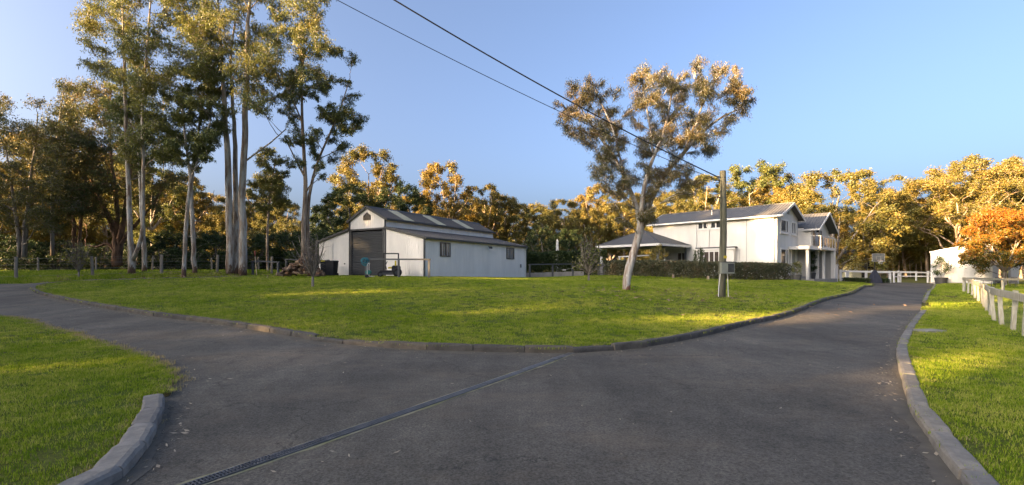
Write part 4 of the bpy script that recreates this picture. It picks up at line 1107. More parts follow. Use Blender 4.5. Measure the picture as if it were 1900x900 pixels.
def window(parent, face, u0, u1, z0, z1, frame_m, glass_m, mull=(), w=0.06, proud=0.035, sill=False, transom=()):
    """face: ('x', x0, sign) or ('y', y0, sign): wall plane and outward sign; frame > pane"""
    ax, c0, sg = face
    def bx(mb, a0, a1, b0, b1, d0, d1):
        lo, hi = sorted((c0 + sg * d0, c0 + sg * d1))
        if ax == 'x': mb.box2(lo, hi, a0, a1, b0, b1)
        else: mb.box2(a0, a1, lo, hi, b0, b1)
    fr = MB()
    bx(fr, u0, u1, z0, z0 + w, -0.03, proud); bx(fr, u0, u1, z1 - w, z1, -0.03, proud)
    bx(fr, u0, u0 + w, z0 + w, z1 - w, -0.03, proud - 0.002); bx(fr, u1 - w, u1, z0 + w, z1 - w, -0.03, proud - 0.002)
    for m in mull:
        q = u0 + (u1 - u0) * m; bx(fr, q - w / 2, q + w / 2, z0 + w, z1 - w, -0.03, proud - 0.004)
    for m in transom:
        q = z0 + (z1 - z0) * m; bx(fr, u0 + w, u1 - w, q - w / 3, q + w / 3, -0.03, proud - 0.006)
    win = fr.build('window', frame_m, parent)
    edges = [u0 + w] + [u0 + (u1 - u0) * m for m in mull] + [u1 - w]
    for a, b in zip(edges[:-1], edges[1:]):
        p = MB(); bx(p, a + 0.004, b - 0.004, z0 + w + 0.004, z1 - w - 0.004, 0.004, 0.012)
        p.build('pane', glass_m, win)
    if sill:
        s = MB(); bx(s, u0 - 0.06, u1 + 0.06, z0 - 0.07, z0 - 0.004, -0.02, proud + 0.05); s.build('sill', frame_m, win)
    return win
cst = lambda v: (lambda q: v)

# ---------------------------------------------------------------- the barn
LB, WB = 13.8, 10.55
Y1, Y2 = 3.51, 7.05
EV, LT, UE, RG = 2.65, 3.46, 4.10, 4.97
barn = thing('barn', 'white steel barn with dark roof, two lean-tos and a roller door', 'barn', (-5.75, 30.0, 1.07), math.atan2(.864, .503))
mb = MB()
b0 = cst(-0.6)
def ftop(q):
    if q < Y1: return EV + (LT - EV) * q / Y1
    if q <= Y2: return UE + (RG - UE) * (1 - abs(q - (Y1 + Y2) / 2) / ((Y2 - Y1) / 2))
    return EV + (LT - EV) * (WB - q) / (WB - Y2)
D0, D1, DT = 3.68, 6.92, 3.36
ribbed(mb, (0, 0), (0, 1), 0, Y1, b0, ftop, (-1, 0))
ribbed(mb, (0, 0), (0, 1), Y1 + .001, D0, b0, cst(DT), (-1, 0)); ribbed(mb, (0, 0), (0, 1), D1, Y2 - .001, b0, cst(DT), (-1, 0))
ribbed(mb, (0, 0), (0, 1), Y1 + .001, Y2 - .001, cst(DT), ftop, (-1, 0))
ribbed(mb, (0, 0), (0, 1), Y2, WB, b0, ftop, (-1, 0))
mb.build('front_wall', M['shed_clad'], barn)
mb = MB(); ribbed(mb, (0, 0), (1, 0), 0, LB, b0, cst(EV), (0, -1)); mb.build('side_wall', M['shed_clad'], barn)
mb = MB(); ribbed(mb, (0, WB), (1, 0), 0, LB, b0, cst(EV), (0, 1)); mb.build('side_wall', M['shed_clad'], barn)
mb = MB(); ribbed(mb, (0, Y1), (1, 0), 0, LB, cst(LT - .05), cst(UE), (0, -1)); mb.build('clerestory_wall', M['shed_clad'], barn)
mb = MB(); ribbed(mb, (0, Y2), (1, 0), 0, LB, cst(LT - .05), cst(UE), (0, 1)); mb.build('clerestory_wall', M['shed_clad'], barn)
mb = MB(); ribbed(mb, (LB, 0), (0, 1), 0, WB, b0, ftop, (1, 0)); mb.build('rear_wall', M['shed_clad'], barn)
o_ = 0.12; ym = (Y1 + Y2) / 2; sl = (RG - UE) / (ym - Y1); sl2 = (LT - EV) / Y1
mb = MB(); ribbed_roof(mb, (-o_, Y1 - .18, UE - .18 * sl + .03), (LB + o_, Y1 - .18, UE - .18 * sl + .03), (LB + o_, ym, RG + .03), (-o_, ym, RG + .03))
upper = mb.build('roof', M['shed_roof'], barn)
mb = MB(); ribbed_roof(mb, (LB + o_, Y2 + .18, UE - .18 * sl + .03), (-o_, Y2 + .18, UE - .18 * sl + .03), (-o_, ym, RG + .03), (LB + o_, ym, RG + .03)); mb.build('roof', M['shed_roof'], barn)
mb = MB(); ribbed_roof(mb, (-o_, -.15, EV - .15 * sl2 + .03), (LB + o_, -.15, EV - .15 * sl2 + .03), (LB + o_, Y1, LT + .03), (-o_, Y1, LT + .03)); mb.build('lean_to_roof', M['shed_roof'], barn)
mb = MB(); ribbed_roof(mb, (LB + o_, WB + .15, EV - .15 * sl2 + .03), (-o_, WB + .15, EV - .15 * sl2 + .03), (-o_, Y2, LT + .03), (LB + o_, Y2, LT + .03)); mb.build('lean_to_roof', M['shed_roof'], barn)
for x0, x1 in ((1.75, 2.8), (5.55, 6.6), (9.45, 10.55)):
    mb = MB(); ribbed_roof(mb, (x0, Y1 - .175, UE - .175 * sl + .072), (x1, Y1 - .175, UE - .175 * sl + .072), (x1, ym - .15, RG - .15 * sl + .072), (x0, ym - .15, RG - .15 * sl + .072), thick=0.005)
    mb.build('skylight', M['skylight'], upper)
MB().prism([(ym - .22, RG - .22 * sl + .075), (ym, RG + .1), (ym + .22, RG - .22 * sl + .075), (ym, RG + .06)], 'x', -o_ - .03, LB + o_ + .03).build('ridge_cap', M['slate_trim'], barn)
# barges, gutters, corner flashings
mb = MB()
for y0, z0, y1, z1 in ((Y1 - .18, UE - .18 * sl, ym, RG), (Y2 + .18, UE - .18 * sl, ym, RG)):
    mb.bar((-.14, y0, z0), (-.14, y1, z1 + .01), .05, .17)
mb.build('barge_board', M['slate_trim'], barn)
for y0, y1 in ((-.15, Y1 - .01), (WB + .15, Y2 + .01)):
    MB().bar((-.14, y0, EV - .15 * sl2), (-.14, y1, LT + .0), .05, .16).build('barge_board', M['slate_trim'], barn)
for y, z in ((-.2, EV - .06), (WB + .2, EV - .06), (Y1 - .23, UE - .08), (Y2 + .23, UE - .08)):
    MB().box2(-.13, LB + .13, y - .06, y + .06, z - .06, z + .06).build('gutter', M['slate_trim'], barn)
for x, y, z1, s in ((-.045, -.045, EV - .12, .09), (-.045, Y1 - .02, UE - .1, .08), (-.045, Y2 + .02, UE - .1, .08), (LB + .04, -.04, EV - .12, .07)):
    MB().box2(x - s / 2, x + s / 2, y - s / 2, y + s / 2, -.5, z1).build('corner_flashing', M['slate_trim'] if x < 1 else M['shed_clad'], barn)
# roller door with its slats, in a dark surround
mb = MB(); zz_ = -0.1; prof = []
vs = []; n = 0
while zz_ < DT - .1:
    for a, d in ((0, .0), (.02, .035), (.07, .035), (.09, .0)):
        vs += [(-.005 - d + .05, D0 + .05, zz_ + a), (-.005 - d + .05, D1 - .05, zz_ + a)]; n += 1
    zz_ += 0.125
mb.add(vs, [(2*i, 2*i+1, 2*i+3, 2*i+2) for i in range(n - 1)])
door = mb.build('roller_door', M['roller'], barn)
for q_ in (D0 + .01, D1 - .01): MB().box2(-.06, .02, q_ - .05, q_ + .05, -.4, DT - .035).build('door_jamb', M['slate_trim'], barn)
MB().box2(-.07, .03, D0 - .06, D1 + .06, DT - .03, DT + .09).build('door_head', M['slate_trim'], barn)
window(barn, ('y', 0, -1), 1.6, 2.73, 1.42, 2.40, M['window_frame_dark'], M['glass_curtain'], (0.5,), 0.07, 0.06)
window(barn, ('y', 0, -1), 10.45, 11.75, 1.42, 2.40, M['window_frame_dark'], M['glass_curtain'], (0.45,), 0.07, 0.06)
# gable vent with crossed bars
gv = MB(); zc = 4.06
poly = [(ym - .33, zc), (ym + .33, zc), (ym + .33, zc + .30), (ym, zc + .52), (ym - .33, zc + .30)]
gv.prism(poly, 'x', -.035, .0); vent = gv.build('gable_vent', M['black'], barn)
mb = MB()
for p_, q_ in zip(poly, poly[1:] + poly[:1]): mb.bar((-.045, *p_), (-.045, *q_), .03, .05)
for p_, q_ in (((ym - .33, zc), (ym + .1, zc + .46)), ((ym + .33, zc), (ym - .1, zc + .46)), ((ym, zc), (ym, zc + .5))): mb.bar((-.042, *p_), (-.042, *q_), .02, .03)
mb.build('vent_frame', M['slate_trim'], vent)
# small fittings
mb = MB(); mb.box((7.5, -.28, 2.32), (.34, .12, .06)); mb.box((7.42, -.34, 2.24), (.13, .1, .13)); mb.box((7.6, -.34, 2.24), (.13, .1, .13)); mb.build('flood_light', M['slate_trim'], barn)
MB().box((12.9, -.06, .85), (.16, .07, .3)).build('tap_box', M['concrete'], barn)
MB().tube([(LB - .05, -.2, EV - .12), (LB + .02, -.16, EV - .22), (LB + .04, -.08, EV - .3)], .045, 8).build('outlet_pipe', M['white_paint'], barn)
MB().box2(-.035, .0, 8.95, 9.0, -.3, 2.5).build('door_seam', M['shed_clad'], barn)
MB().box((-.05, 7.6, .95), (.05, .09, .09)).build('lock', M['slate_trim'], barn)
MB().box2(-1.6, -.001, 2.2, 8.0, -.5, .012).build('slab', M['concrete'], barn)

# ---------------------------------------------------------------- the house
house = thing('house', 'two-storey white rendered house with gabled grey roofs and balcony', 'house', (22.4, 38.7, .69), math.atan2(.687, .727))
XA, YA = 5.8, 11.5                     # main block
EA, RA = 5.6, 6.72
def gable_block(x0, x1, y0, y1, zb, ze, zr, ov_e, ov_g, wm, rm, front='y0'):
    xm = (x0 + x1) / 2; s = (zr - ze) / (xm - x0)
    w = MB()
    w.prism([(x0, zb), (x1, zb), (x1, ze), (xm, zr), (x0, ze)], 'y', y0, y1)
    w.build('wall', wm, house)
    rt = MB()
    ribbed_roof(rt, (x0 - ov_e, y0 - ov_g, ze - ov_e * s + .06), (x0 - ov_e, y1 + ov_g, ze - ov_e * s + .06), (xm, y1 + ov_g, zr + .06), (xm, y0 - ov_g, zr + .06), 0.25, 0.03, 0.05)
    ribbed_roof(rt, (x1 + ov_e, y1 + ov_g, ze - ov_e * s + .06), (x1 + ov_e, y0 - ov_g, ze - ov_e * s + .06), (xm, y0 - ov_g, zr + .06), (xm, y1 + ov_g, zr + .06), 0.25, 0.03, 0.05)
    roof = rt.build('roof', rm, house)
    for yy in (y0 - ov_g - .02, y1 + ov_g + .02):
        for sx in (-1, 1):
            xe = x0 - ov_e if sx < 0 else x1 + ov_e
            MB().bar((xe, yy, ze - ov_e * s - .02), (xm, yy, zr - .01), .05, .2).build('barge_board', M['white_paint'], roof)
    for sx in (-1, 1):
        xe = x0 - ov_e - .06 if sx < 0 else x1 + ov_e + .06
        MB().box2(xe - .06, xe + .06, y0 - ov_g, y1 + ov_g, ze - ov_e * s - .09, ze - ov_e * s + .05).build('gutter', M['white_paint'], roof)
        xs = sorted((xe, x0 if sx < 0 else x1))
        MB().box2(xs[0] + .02, xs[1] - .02, y0 - ov_g + .03, y1 + ov_g - .03, ze - ov_e * s - .10, ze - ov_e * s - .07).build('eave_soffit', M['white_paint'], roof)
    MB().tube([(xm, y0 - ov_g, zr + .09), (xm, y1 + ov_g, zr + .09)], .05, 6).build('ridge_cap', rm, roof)
    return roof
rf1 = gable_block(0, XA, 0, YA, -.9, EA, RA, .42, .5, M['render_wall'], M['house_roof'])
# long side windows
fx = ('x', 0, -1)
window(house, fx, 5.78, 6.85, 4.68, 5.36, M['white_paint'], M['glass'], (0.5,), .1, .05, True)
window(house, fx, 4.55, 5.68, 4.68, 5.36, M['white_paint'], M['glass'], (0.5,), .1, .05, True)
window(house, fx, 7.95, 8.9, .9, 2.6, M['white_paint'], M['glass_curtain'], (0.5,), .08, .04, True)
# ground floor bay with its little flat roof
MB().box2(-.55, -.003, 3.3, 6.6, -.9, 2.84).build('bay', M['render_wall'], house)
MB().box2(-.68, -.004, 3.2, 6.75, 2.845, 2.96).build('bay_roof', M['slate_trim'], house)
MB().box2(-.70, -.56, 3.2, 6.75, 2.72, 2.84).build('bay_fascia', M['white_paint'], house)
window(house, ('x', -.55, -1), 4.55, 6.45, .75, 2.62, M['white_paint'], M['glass_curtain'], (.26, .5, .76), .09, .05, True)
# pipes and joints of the long wall
for y, x, r, z0, z1 in ((.22, -.07, .05, -.6, EA - .35), (6.95, -.06, .045, 2.97, EA - .3), (5.75, -.05, .04, 2.97, 4.6), (3.05, -.05, .04, -.5, 2.75)):
    MB().tube([(x, y, z0), (x, y, z1)], r, 8).build('downpipe', M['white_paint'], house)
MB().tube([(-.05, 5.75, 4.6), (-.05, 5.95, 4.95), (-.05, 5.95, 5.3)], .035, 6).build('pipe_branch', M['white_paint'], house)
MB().tube([(-.05, 5.75, 4.6), (-.05, 5.55, 4.95), (-.05, 5.55, 5.3)], .035, 6).build('pipe_branch', M['white_paint'], house)
MB().tube([(-.43, .22, EA - .2), (-.3, .22, EA - .28), (-.07, .22, EA - .38)], .05, 8).build('gutter_outlet', M['white_paint'], house)
MB().box2(-.02, .01, 2.42, 2.47, -.5, EA - .1).build('wall_joint', M['grey_wall'], house)
MB().tube([(1.2, 6.0, EA + .5), (1.2, 6.0, EA + 1.0)], .04, 8).build('vent_pipe', M['white_paint'], rf1)
mb = MB(); mb.box((-.18, 1.35, .75), (.3, .9, .6)); mb.box((-.2, .55, .62), (.22, .25, .45)); mb.build('air_conditioner', M['white_paint'], house)
# gable end of the main block
fy = ('y', 0, -1)
window(house, fy, .75, 2.95, 4.05, 5.32, M['white_paint'], M['glass'], (.7,), .16, .06, True)
window(house, fy, 3.8, 5.2, 4.05, 5.30, M['white_paint'], M['glass'], (.5,), .16, .06, True)
window(house, fy, .75, 2.95, 1.15, 2.80, M['white_paint'], M['glass'], (.7,), .16, .06, True)
mb = MB(); mb.box2(3.75, 3.9, -.06, .0, .3, 2.85); mb.box2(5.0, 5.15, -.06, .0, .3, 2.85); mb.box2(3.75, 5.15, -.062, .0, 2.851, 3.0); mb.build('door_frame', M['white_paint'], house)
dr = MB().box2(3.9, 5.0, -.03, -.002, .3, 2.85).build('front_door', M['grey_wall'], house)
MB().box((4.85, -.07, 1.4), (.04, .08, .12)).build('handle', M['black'], dr)
mb = MB(); mb.box((XA / 2, -.04, 6.02), (.7, .05, .05)); mb.box((XA / 2, -.04, 6.0), (.05, .05, .42)); mb.bar((XA/2 - .28, -.04, 5.85), (XA/2 + .28, -.04, 6.2), .04, .05); mb.bar((XA/2 + .28, -.04, 5.85), (XA/2 - .28, -.04, 6.2), .04, .05); mb.build('gable_ornament', M['grey_wall'], house)
MB().box2(.3, .75, -.35, -.003, -.6, .45).build('plinth', M['white_paint'], house)
# balcony block
XB0, XB1, YF = XA + .003, 12.0, -1.1
EB, RB = 4.72, 6.25
xm2 = (XB0 + XB1) / 2; s2 = (RB - EB) / (xm2 - XB0)
MB().prism([(XB0, 2.98), (XB1, 2.98), (XB1, EB), (xm2, RB), (XB0, EB)], 'y', YF, 7.0).build('upper_wall', M['render_wall'], house)
rt = MB()
ribbed_roof(rt, (XB0 - .35, YF - .75, EB - .35 * s2 + .06), (XB0 - .35, -.55, EB - .35 * s2 + .06), (xm2, -.55, RB + .06), (xm2, YF - .75, RB + .06), .25, .03, .05)
ribbed_roof(rt, (XB0 + .02, -.55, EB + .02 * s2 + .06), (XB0 + .02, 7.4, EB + .02 * s2 + .06), (xm2, 7.4, RB + .06), (xm2, -.55, RB + .06), .25, .03, .05)
ribbed_roof(rt, (XB1 + .5, 7.4, EB - .5 * s2 + .06), (XB1 + .5, YF - .75, EB - .5 * s2 + .06), (xm2, YF - .75, RB + .06), (xm2, 7.4, RB + .06), .25, .03, .05)
rf2 = rt.build('roof', M['house_roof'], house)
MB().bar((XB0 - .35, YF - .77, EB - .35 * s2 - .02), (xm2, YF - .77, RB), .05, .2).build('barge_board', M['white_paint'], rf2)
MB().bar((XB1 + .5, YF - .77, EB - .5 * s2 - .02), (xm2, YF - .77, RB), .05, .2).build('barge_board', M['white_paint'], rf2)
MB().box2(XB0 - .47, XB0 - .35, YF - .75, -.55, EB - .35 * s2 - .1, EB - .35 * s2 + .05).build('gutter', M['white_paint'], rf2)
fb = ('y', YF, -1)
window(house, fb, XB0 + .25, XB0 + 1.35, 2.99, 4.72, M['white_paint'], M['glass'], (.5,), .09, .04)
window(house, fb, XB0 + 2.2, XB0 + 3.7, 2.99, 4.75, M['white_paint'], M['glass'], (.35, .65), .09, .04)
MB().box((XB0 + 1.75, YF - .1, 4.5), (.16, .2, .22)).build('wall_lamp', M['black'], house)
# deck, railing and porch
MB().box2(XB0, 11.3, YF - .75, 7.0, 2.74, 2.975).build('balcony_deck', M['white_paint'], house)
rail = MB(); yf = YF - .7
rail.bar((XB0 + .05, yf, 3.98), (11.25, yf, 3.98), .06, .05); rail.bar((XB0 + .05, yf, 3.98), (XB0 + .05, YF, 3.98), .06, .05); rail.bar((11.25, yf, 3.98), (11.25, 1, 3.98), .06, .05)
top_rail = rail.build('railing', M['white_paint'], house)
for k in range(6):
    MB().box((XB0 + .06 + k * 1.075, yf, 3.47), (.07, .07, .99)).build('baluster', M['white_paint'], top_rail)
gp = MB()
for k in range(5): gp.box((XB0 + .6 + k * 1.075, yf, 3.45), (.95, .012, .8))
m_, nt_, b_ = new_mat('railing_glass'); b_.inputs['Base Color'].default_value = (.9, .93, .92, 1); b_.inputs['Roughness'].default_value = 0.03; b_.inputs['Transmission Weight'].default_value = 0.95; b_.inputs['IOR'].default_value = 1.2
nz_ = noise(nt_, coords(nt_), 2.0); nt_.links.new(ramp(nt_, nz_, [(.3, (.86, .9, .89)), (.7, (.92, .94, .93))]), b_.inputs['Base Color'])
for k in range(5): MB().box((XB0 + .6 + k * 1.075, yf, 3.45), (.95, .012, .8)).build('glass_panel', m_, top_rail)
# pergola over the entry
pg = MB(); pg.box2(3.05, 8.9, -1.55, -.004, 2.80, 2.93); perg = pg.build('pergola_roof', M['white_paint'], house)
MB().box2(3.0, 8.95, -1.62, -1.56, 2.68, 2.97).build('pergola_fascia', M['white_paint'], perg)
MB().box2(2.98, 3.04, -1.56, -.004, 2.68, 2.97).build('pergola_fascia', M['white_paint'], perg)
for x, y in ((3.35, -1.4), (8.75, -1.4)):
    MB().box2(x - .1, x + .1, y - .1, y + .1, -.3, 2.795).build('column', M['white_paint'], house)
MB().box2(8.6, 8.85, -1.0, -.75, -.3, 2.735).build('column', M['white_paint'], house)
MB().box2(11.0, 11.3, -1.84, -1.5, -.8, 2.735).build('column', M['white_paint'], house)
MB().box2(11.05, 11.25, -1.49, 1.0, -.8, 2.735).build('end_wall', M['grey_wall'], house)
MB().box2(XB0, 11.24, 1.2, 1.4, -.5, 2.735).build('porch_back_wall', M['grey_wall'], house)
MB().box2(XB0, XB0 + .1, -1.0, 1.19, -.5, 2.735).build('porch_side_wall', M['grey_wall'], house)
MB().box2(3.0, 11.35, -1.95, 1.19, -.9, .02).build('porch_floor', M['concrete'], house)
for k in range(3):
    MB().box2(3.3 + k * .0, 5.4, -1.2 + k * .38, -.82 + k * .38 + .36 * (2 - k) * 0, .02 + k * .001, .15 + k * .13).build('step', M['concrete'], house)
MB().box2(11.31, 12.5, -1.8, -1.6, -.8, 1.3).build('side_wall', M['white_paint'], house)
MB().box2(11.305, 12.55, -1.86, -1.54, 1.301, 1.4).build('side_wall_cap', M['white_paint'], house)

# ---------------------------------------------------------------- pavilion
pv = thing('pavilion', 'open pavilion with grey hip roof and white fascia beside the house', 'pavilion', (12.9, 40.0, 1.0), math.atan2(.687, .727))
PX, PY, PZ, PA = 5.9, 6.8, 2.9, 4.42       # size, eave and apex height above its floor
ax_, ay_ = PX / 2, PY / 2
cor = [(0, 0), (PX, 0), (PX, PY), (0, PY)]
rt = MB()
for i in range(4):
    a, b = cor[i], cor[(i + 1) % 4]
    rt.add([(a[0], a[1], PZ), (b[0], b[1], PZ), (ax_, ay_, PA)], [(0, 1, 2)])
rt.add([(x, y, PZ - .03) for x, y in cor], [(3, 2, 1, 0)])
roof = rt.build('roof', M['pav_roof'], pv)
for a in cor: MB().bar((a[0], a[1], PZ + .02), (ax_, ay_, PA + .03), .13, .05).build('hip_cap', M['rail_grey'], roof)
# standing ribs on each slope
for i in range(4):
    a, b = Vector((*cor[i], PZ)), Vector((*cor[(i + 1) % 4], PZ)); ap = Vector((ax_, ay_, PA)); rb = MB()
    for k in range(1, 24):
        t = k / 24; p0 = a.lerp(b, t); m_ = (a + b) / 2
        f = 1 - abs(2 * t - 1); up_ = (ap - m_) * f
        rb.bar(p0 + Vector((0, 0, .012)), p0 + up_ + Vector((0, 0, .012)), .03, .02)
    rb.build('roof_rib', M['pav_roof'], roof)
for i in range(4):
    a, b = cor[i], cor[(i + 1) % 4]
    MB().bar((a[0], a[1], PZ - .1), (b[0], b[1], PZ - .1), .06, .2).build('fascia', M['white_paint'], pv)
for x, y in ((.35, .35), (PX - .35, .35), (.35, PY - .35), (PX - .35, PY - .35)):
    MB().box2(x - .08, x + .08, y - .08, y + .08, -.8, PZ - .04).build('post', M['white_paint'] if y > 3 else M['rail_grey'], pv)
MB().box2(.2, PX - .2, .2, PY - .2, -.8, -.02).build('floor_slab', M['concrete'], pv)
MB().box2(1.4, 4.6, 1.6, 4.4, -.02, .9).build('kitchen_bench', M['slate_trim'], pv)
# low white shelter roof under it
wc = thing('garden_shelter', 'low white flat-roofed frame standing under the pavilion roof', 'shelter', (10.6, 40.4, 1.0), R(20))
MB().add([(0, 0, 1.72), (3.6, 0, 1.92), (3.6, 2.2, 1.92), (0, 2.2, 1.72), (0, 0, 1.82), (3.6, 0, 2.02), (3.6, 2.2, 2.02), (0, 2.2, 1.82)], [(3, 2, 1, 0), (4, 5, 6, 7), (0, 1, 5, 4), (1, 2, 6, 5), (2, 3, 7, 6), (3, 0, 4, 7)]).build('roof', M['white_paint'], wc)
for x, y, h in ((.1, .1, 1.72), (3.5, .1, 1.91), (.1, 2.1, 1.72), (3.5, 2.1, 1.91)): MB().box2(x - .06, x + .06, y - .06, y + .06, -.6, h).build('post', M['white_paint'], wc)
# dark slatted gate
gt = thing('slatted_gate', 'dark slatted gate at the left end of the clipped hedge', 'gate', (G(1112, 38.6)), math.atan2(-.2, .98))
for k in range(9): MB().box((k * .095, 0, .58), (.07, .03, 1.16)).build('slat', M['slate_trim'], gt)
for z in (.25, .95): MB().box((.38, .03, z), (.86, .03, .08)).build('cross_rail', M['slate_trim'], gt)
for x in (-.1, .87): MB().box((x, 0, .55), (.1, .1, 1.3)).build('gate_post', M['slate_trim'], gt)
wpst = thing('white_post', 'short white post above the slatted gate by the pavilion corner', 'post', G(1115.5, 40.5))
mb = MB(); mb.box((0, 0, .85), (.16, .16, 1.7)); mb.build('shaft', M['white_paint'], wpst); MB().box((0, 0, 1.73), (.2, .2, .06)).build('cap', M['white_paint'], wpst)

# ---------------------------------------------------------------- white shed and cream shed at the end of the drive
ws = thing('white_shed', 'white vertical-clad shed beside the drive end, half behind the autumn maple', 'shed', (45.6, 49.9, zg(45.6, 49.9)), R(-43))
WS, HS0, HS1, SD = 4.6, 3.35, 4.0, 6.0
mb = MB(); ribbed(mb, (0, 0), (1, 0), 0, WS, b0, lambda q: HS0 + (HS1 - HS0) * min(1, q / 3.0), (0, -1), .24, .012); mb.build('front_wall', M['white_paint'], ws)
mb = MB(); ribbed(mb, (0, 0), (0, 1), 0, SD, b0, cst(HS0), (-1, 0), .24, .012); mb.build('side_wall', M['white_paint'], ws)
mb = MB(); mb.add([(-.1, -.12, HS0 + .0), (3.0, -.12, HS1 + .02), (3.0, SD, HS1 + .02), (-.1, SD, HS0), (-.1, -.12, HS0 + .1), (3.0, -.12, HS1 + .12), (3.0, SD, HS1 + .12), (-.1, SD, HS0 + .1)], [(3, 2, 1, 0), (4, 5, 6, 7), (0, 1, 5, 4), (1, 2, 6, 5), (2, 3, 7, 6), (3, 0, 4, 7)])
mb.box2(3.0, WS + .05, -.12, SD, HS1 + .02, HS1 + .12); mb.build('roof', M['white_paint'], ws)
MB().box2(WS, WS + .06, 0, SD, -.5, HS1).build('end_wall', M['white_paint'], ws)
MB().box2(.02, WS, -.03, -.014, -.3, .12).build('base_strip', M['grey_wall'], ws)
wl = thing('arched_wall', 'white garden wall with arched openings behind the maple trunk', 'wall', (50.6, 50.2, zg(50.6, 50.2)), R(0))
def arch_wall(x0, x1, h, openings):
    """wall slab in the x-z plane with arched gaps left open"""
    xs = []; mb = MB()
    cur = x0
    for c, w, hh in openings:
        mb.box2(cur, c - w / 2, 0, .25, -.4, h)
        n = 12; pts = [(c - w / 2 * math.cos(math.pi * k / n), hh - w / 2 + w / 2 * math.sin(math.pi * k / n)) for k in range(n + 1)]
        for (xa, za), (xb, zb) in zip(pts[:-1], pts[1:]):
            mb.add([(xa, 0, za), (xb, 0, zb), (xb, 0, h), (xa, 0, h), (xa, .25, za), (xb, .25, zb), (xb, .25, h), (xa, .25, h)], [(0, 1, 2, 3), (7, 6, 5, 4), (0, 4, 5, 1), (3, 2, 6, 7)])
        cur = c + w / 2
    mb.box2(cur, x1, 0, .25, -.4, h)
    return mb
arch_wall(0, 7.2, 2.3, ((.75, 1.2, 2.0), (3.4, 1.3, 2.0), (5.6, 1.3, 2.0))).build('wall_panel', M['white_paint'], wl)
cs = thing('cream_shed', 'small cream shed with dark doorway beyond the white rails', 'shed', (52.5, 70.5, zg(52.5, 70.5)), R(10))
mb = MB(); ribbed(mb, (0, 0), (1, 0), 0, 2.6, b0, cst(2.5), (0, -1), .3, .012); mb.build('front_wall', M['cream'], cs)
MB().box2(0, 2.6, .02, 4, -.5, 2.5).build('body', M['cream'], cs)
MB().box2(-.15, 2.9, -.2, 4.2, 2.5, 2.6).build('roof', M['house_roof'], cs)
MB().box2(1.5, 2.5, -.04, -.014, .1, 2.2).build('doorway', M['black'], cs)  # black panel on the wall face, standing in for the shade inside the opening
# ---------------------------------------------------------------- fences
def timber(rng, w, d, h, lean=0.0):
    mb = MB(); n = 4
    v = []
    for k in range(n + 1):
        z = -0.35 + (h + 0.35) * k / n
        for x, y in ((-1, -1), (1, -1), (1, 1), (-1, 1)):
            v.append((x * w / 2 + rng.gauss(0, .004), y * d / 2 + rng.gauss(0, .004), z + (rng.gauss(0, .01) if k == n else 0)))
    f = [(3, 2, 1, 0), tuple(range(4 * n, 4 * n + 4))]
    for k in range(n):
        f += [(4 * k + i, 4 * k + (i + 1) % 4, 4 * k + 4 + (i + 1) % 4, 4 * k + 4 + i) for i in range(4)]
    return mb.add(v, f)
def post_fence(name, label, pts, h, post, rails, mat, rail_mat=None, wires=0, seed=1, lean=0.03, round_posts=False, wire_mat=None, mesh=False):
    """pts: ground points (x, y); post: (w, d); rails: [(z, height, thick)]"""
    rng = random.Random(seed)
    a = pts[0]
    root = thing(name, label, 'fence', (a[0], a[1], zg(*a)))
    L = lambda p, z: Vector((p[0] - a[0], p[1] - a[1], zg(*p) - zg(*a) + z))
    for i, p in enumerate(pts):
        hh = h * rng.uniform(.96, 1.05)
        q = pts[min(i + 1, len(pts) - 1)]; q0 = pts[max(i - 1, 0)]
        if round_posts:
            mb = MB().tube([(0, 0, -.35), (0, 0, hh * .5), (rng.gauss(0, .02), rng.gauss(0, .02), hh)], [post[0] / 2 * 1.1, post[0] / 2, post[0] / 2 * .93], 8)
        else: mb = timber(rng, post[0], post[1], hh)
        o = mb.build('post', mat, root)
        o.location = L(p, 0); o.rotation_euler = (rng.gauss(0, lean), rng.gauss(0, lean), math.atan2(q[1] - q0[1], q[0] - q0[0]))
    for i in range(len(pts) - 1):
        t = Vector((pts[i + 1][0] - pts[i][0], pts[i + 1][1] - pts[i][1], 0)).normalized(); nrm = Vector((t.y, -t.x, 0))
        for z, rh, rt in rails:
            off = nrm * (post[1] / 2 + rt / 2)
            MB().bar(L(pts[i], z) + off - t * .04, L(pts[i + 1], z) + off + t * .04, rt, rh).build('rail', rail_mat or mat, root)
    if wires:
        for k in range(wires):
            z = h * (0.12 + 0.8 * k / max(1, wires - 1))
            mb = MB()
            for i in range(len(pts) - 1): mb.tube([L(pts[i], z), (L(pts[i], z) + L(pts[i + 1], z)) / 2 - Vector((0, 0, .012)), L(pts[i + 1], z)], .0035, 4, cap=False)
            mb.build('wire', wire_mat or M['pale_steel'], root)
    if mesh:
        mb = MB()
        for i in range(len(pts) - 1):
            A, B = Vector(L(pts[i], 0)), Vector(L(pts[i + 1], 0)); n = max(2, int((B - A).length / .15))
            for k in range(n):
                p = A.lerp(B, k / n); mb.tube([p + Vector((0, 0, .05)), p + Vector((0, 0, h * .9))], .0022, 3, cap=False)
        o = mb.build('wire_mesh', wire_mat or M['pale_steel'], root); o['kind'] = 'stuff'
    return root
gp = lambda px, d: ((px - CX) / F * d, d)
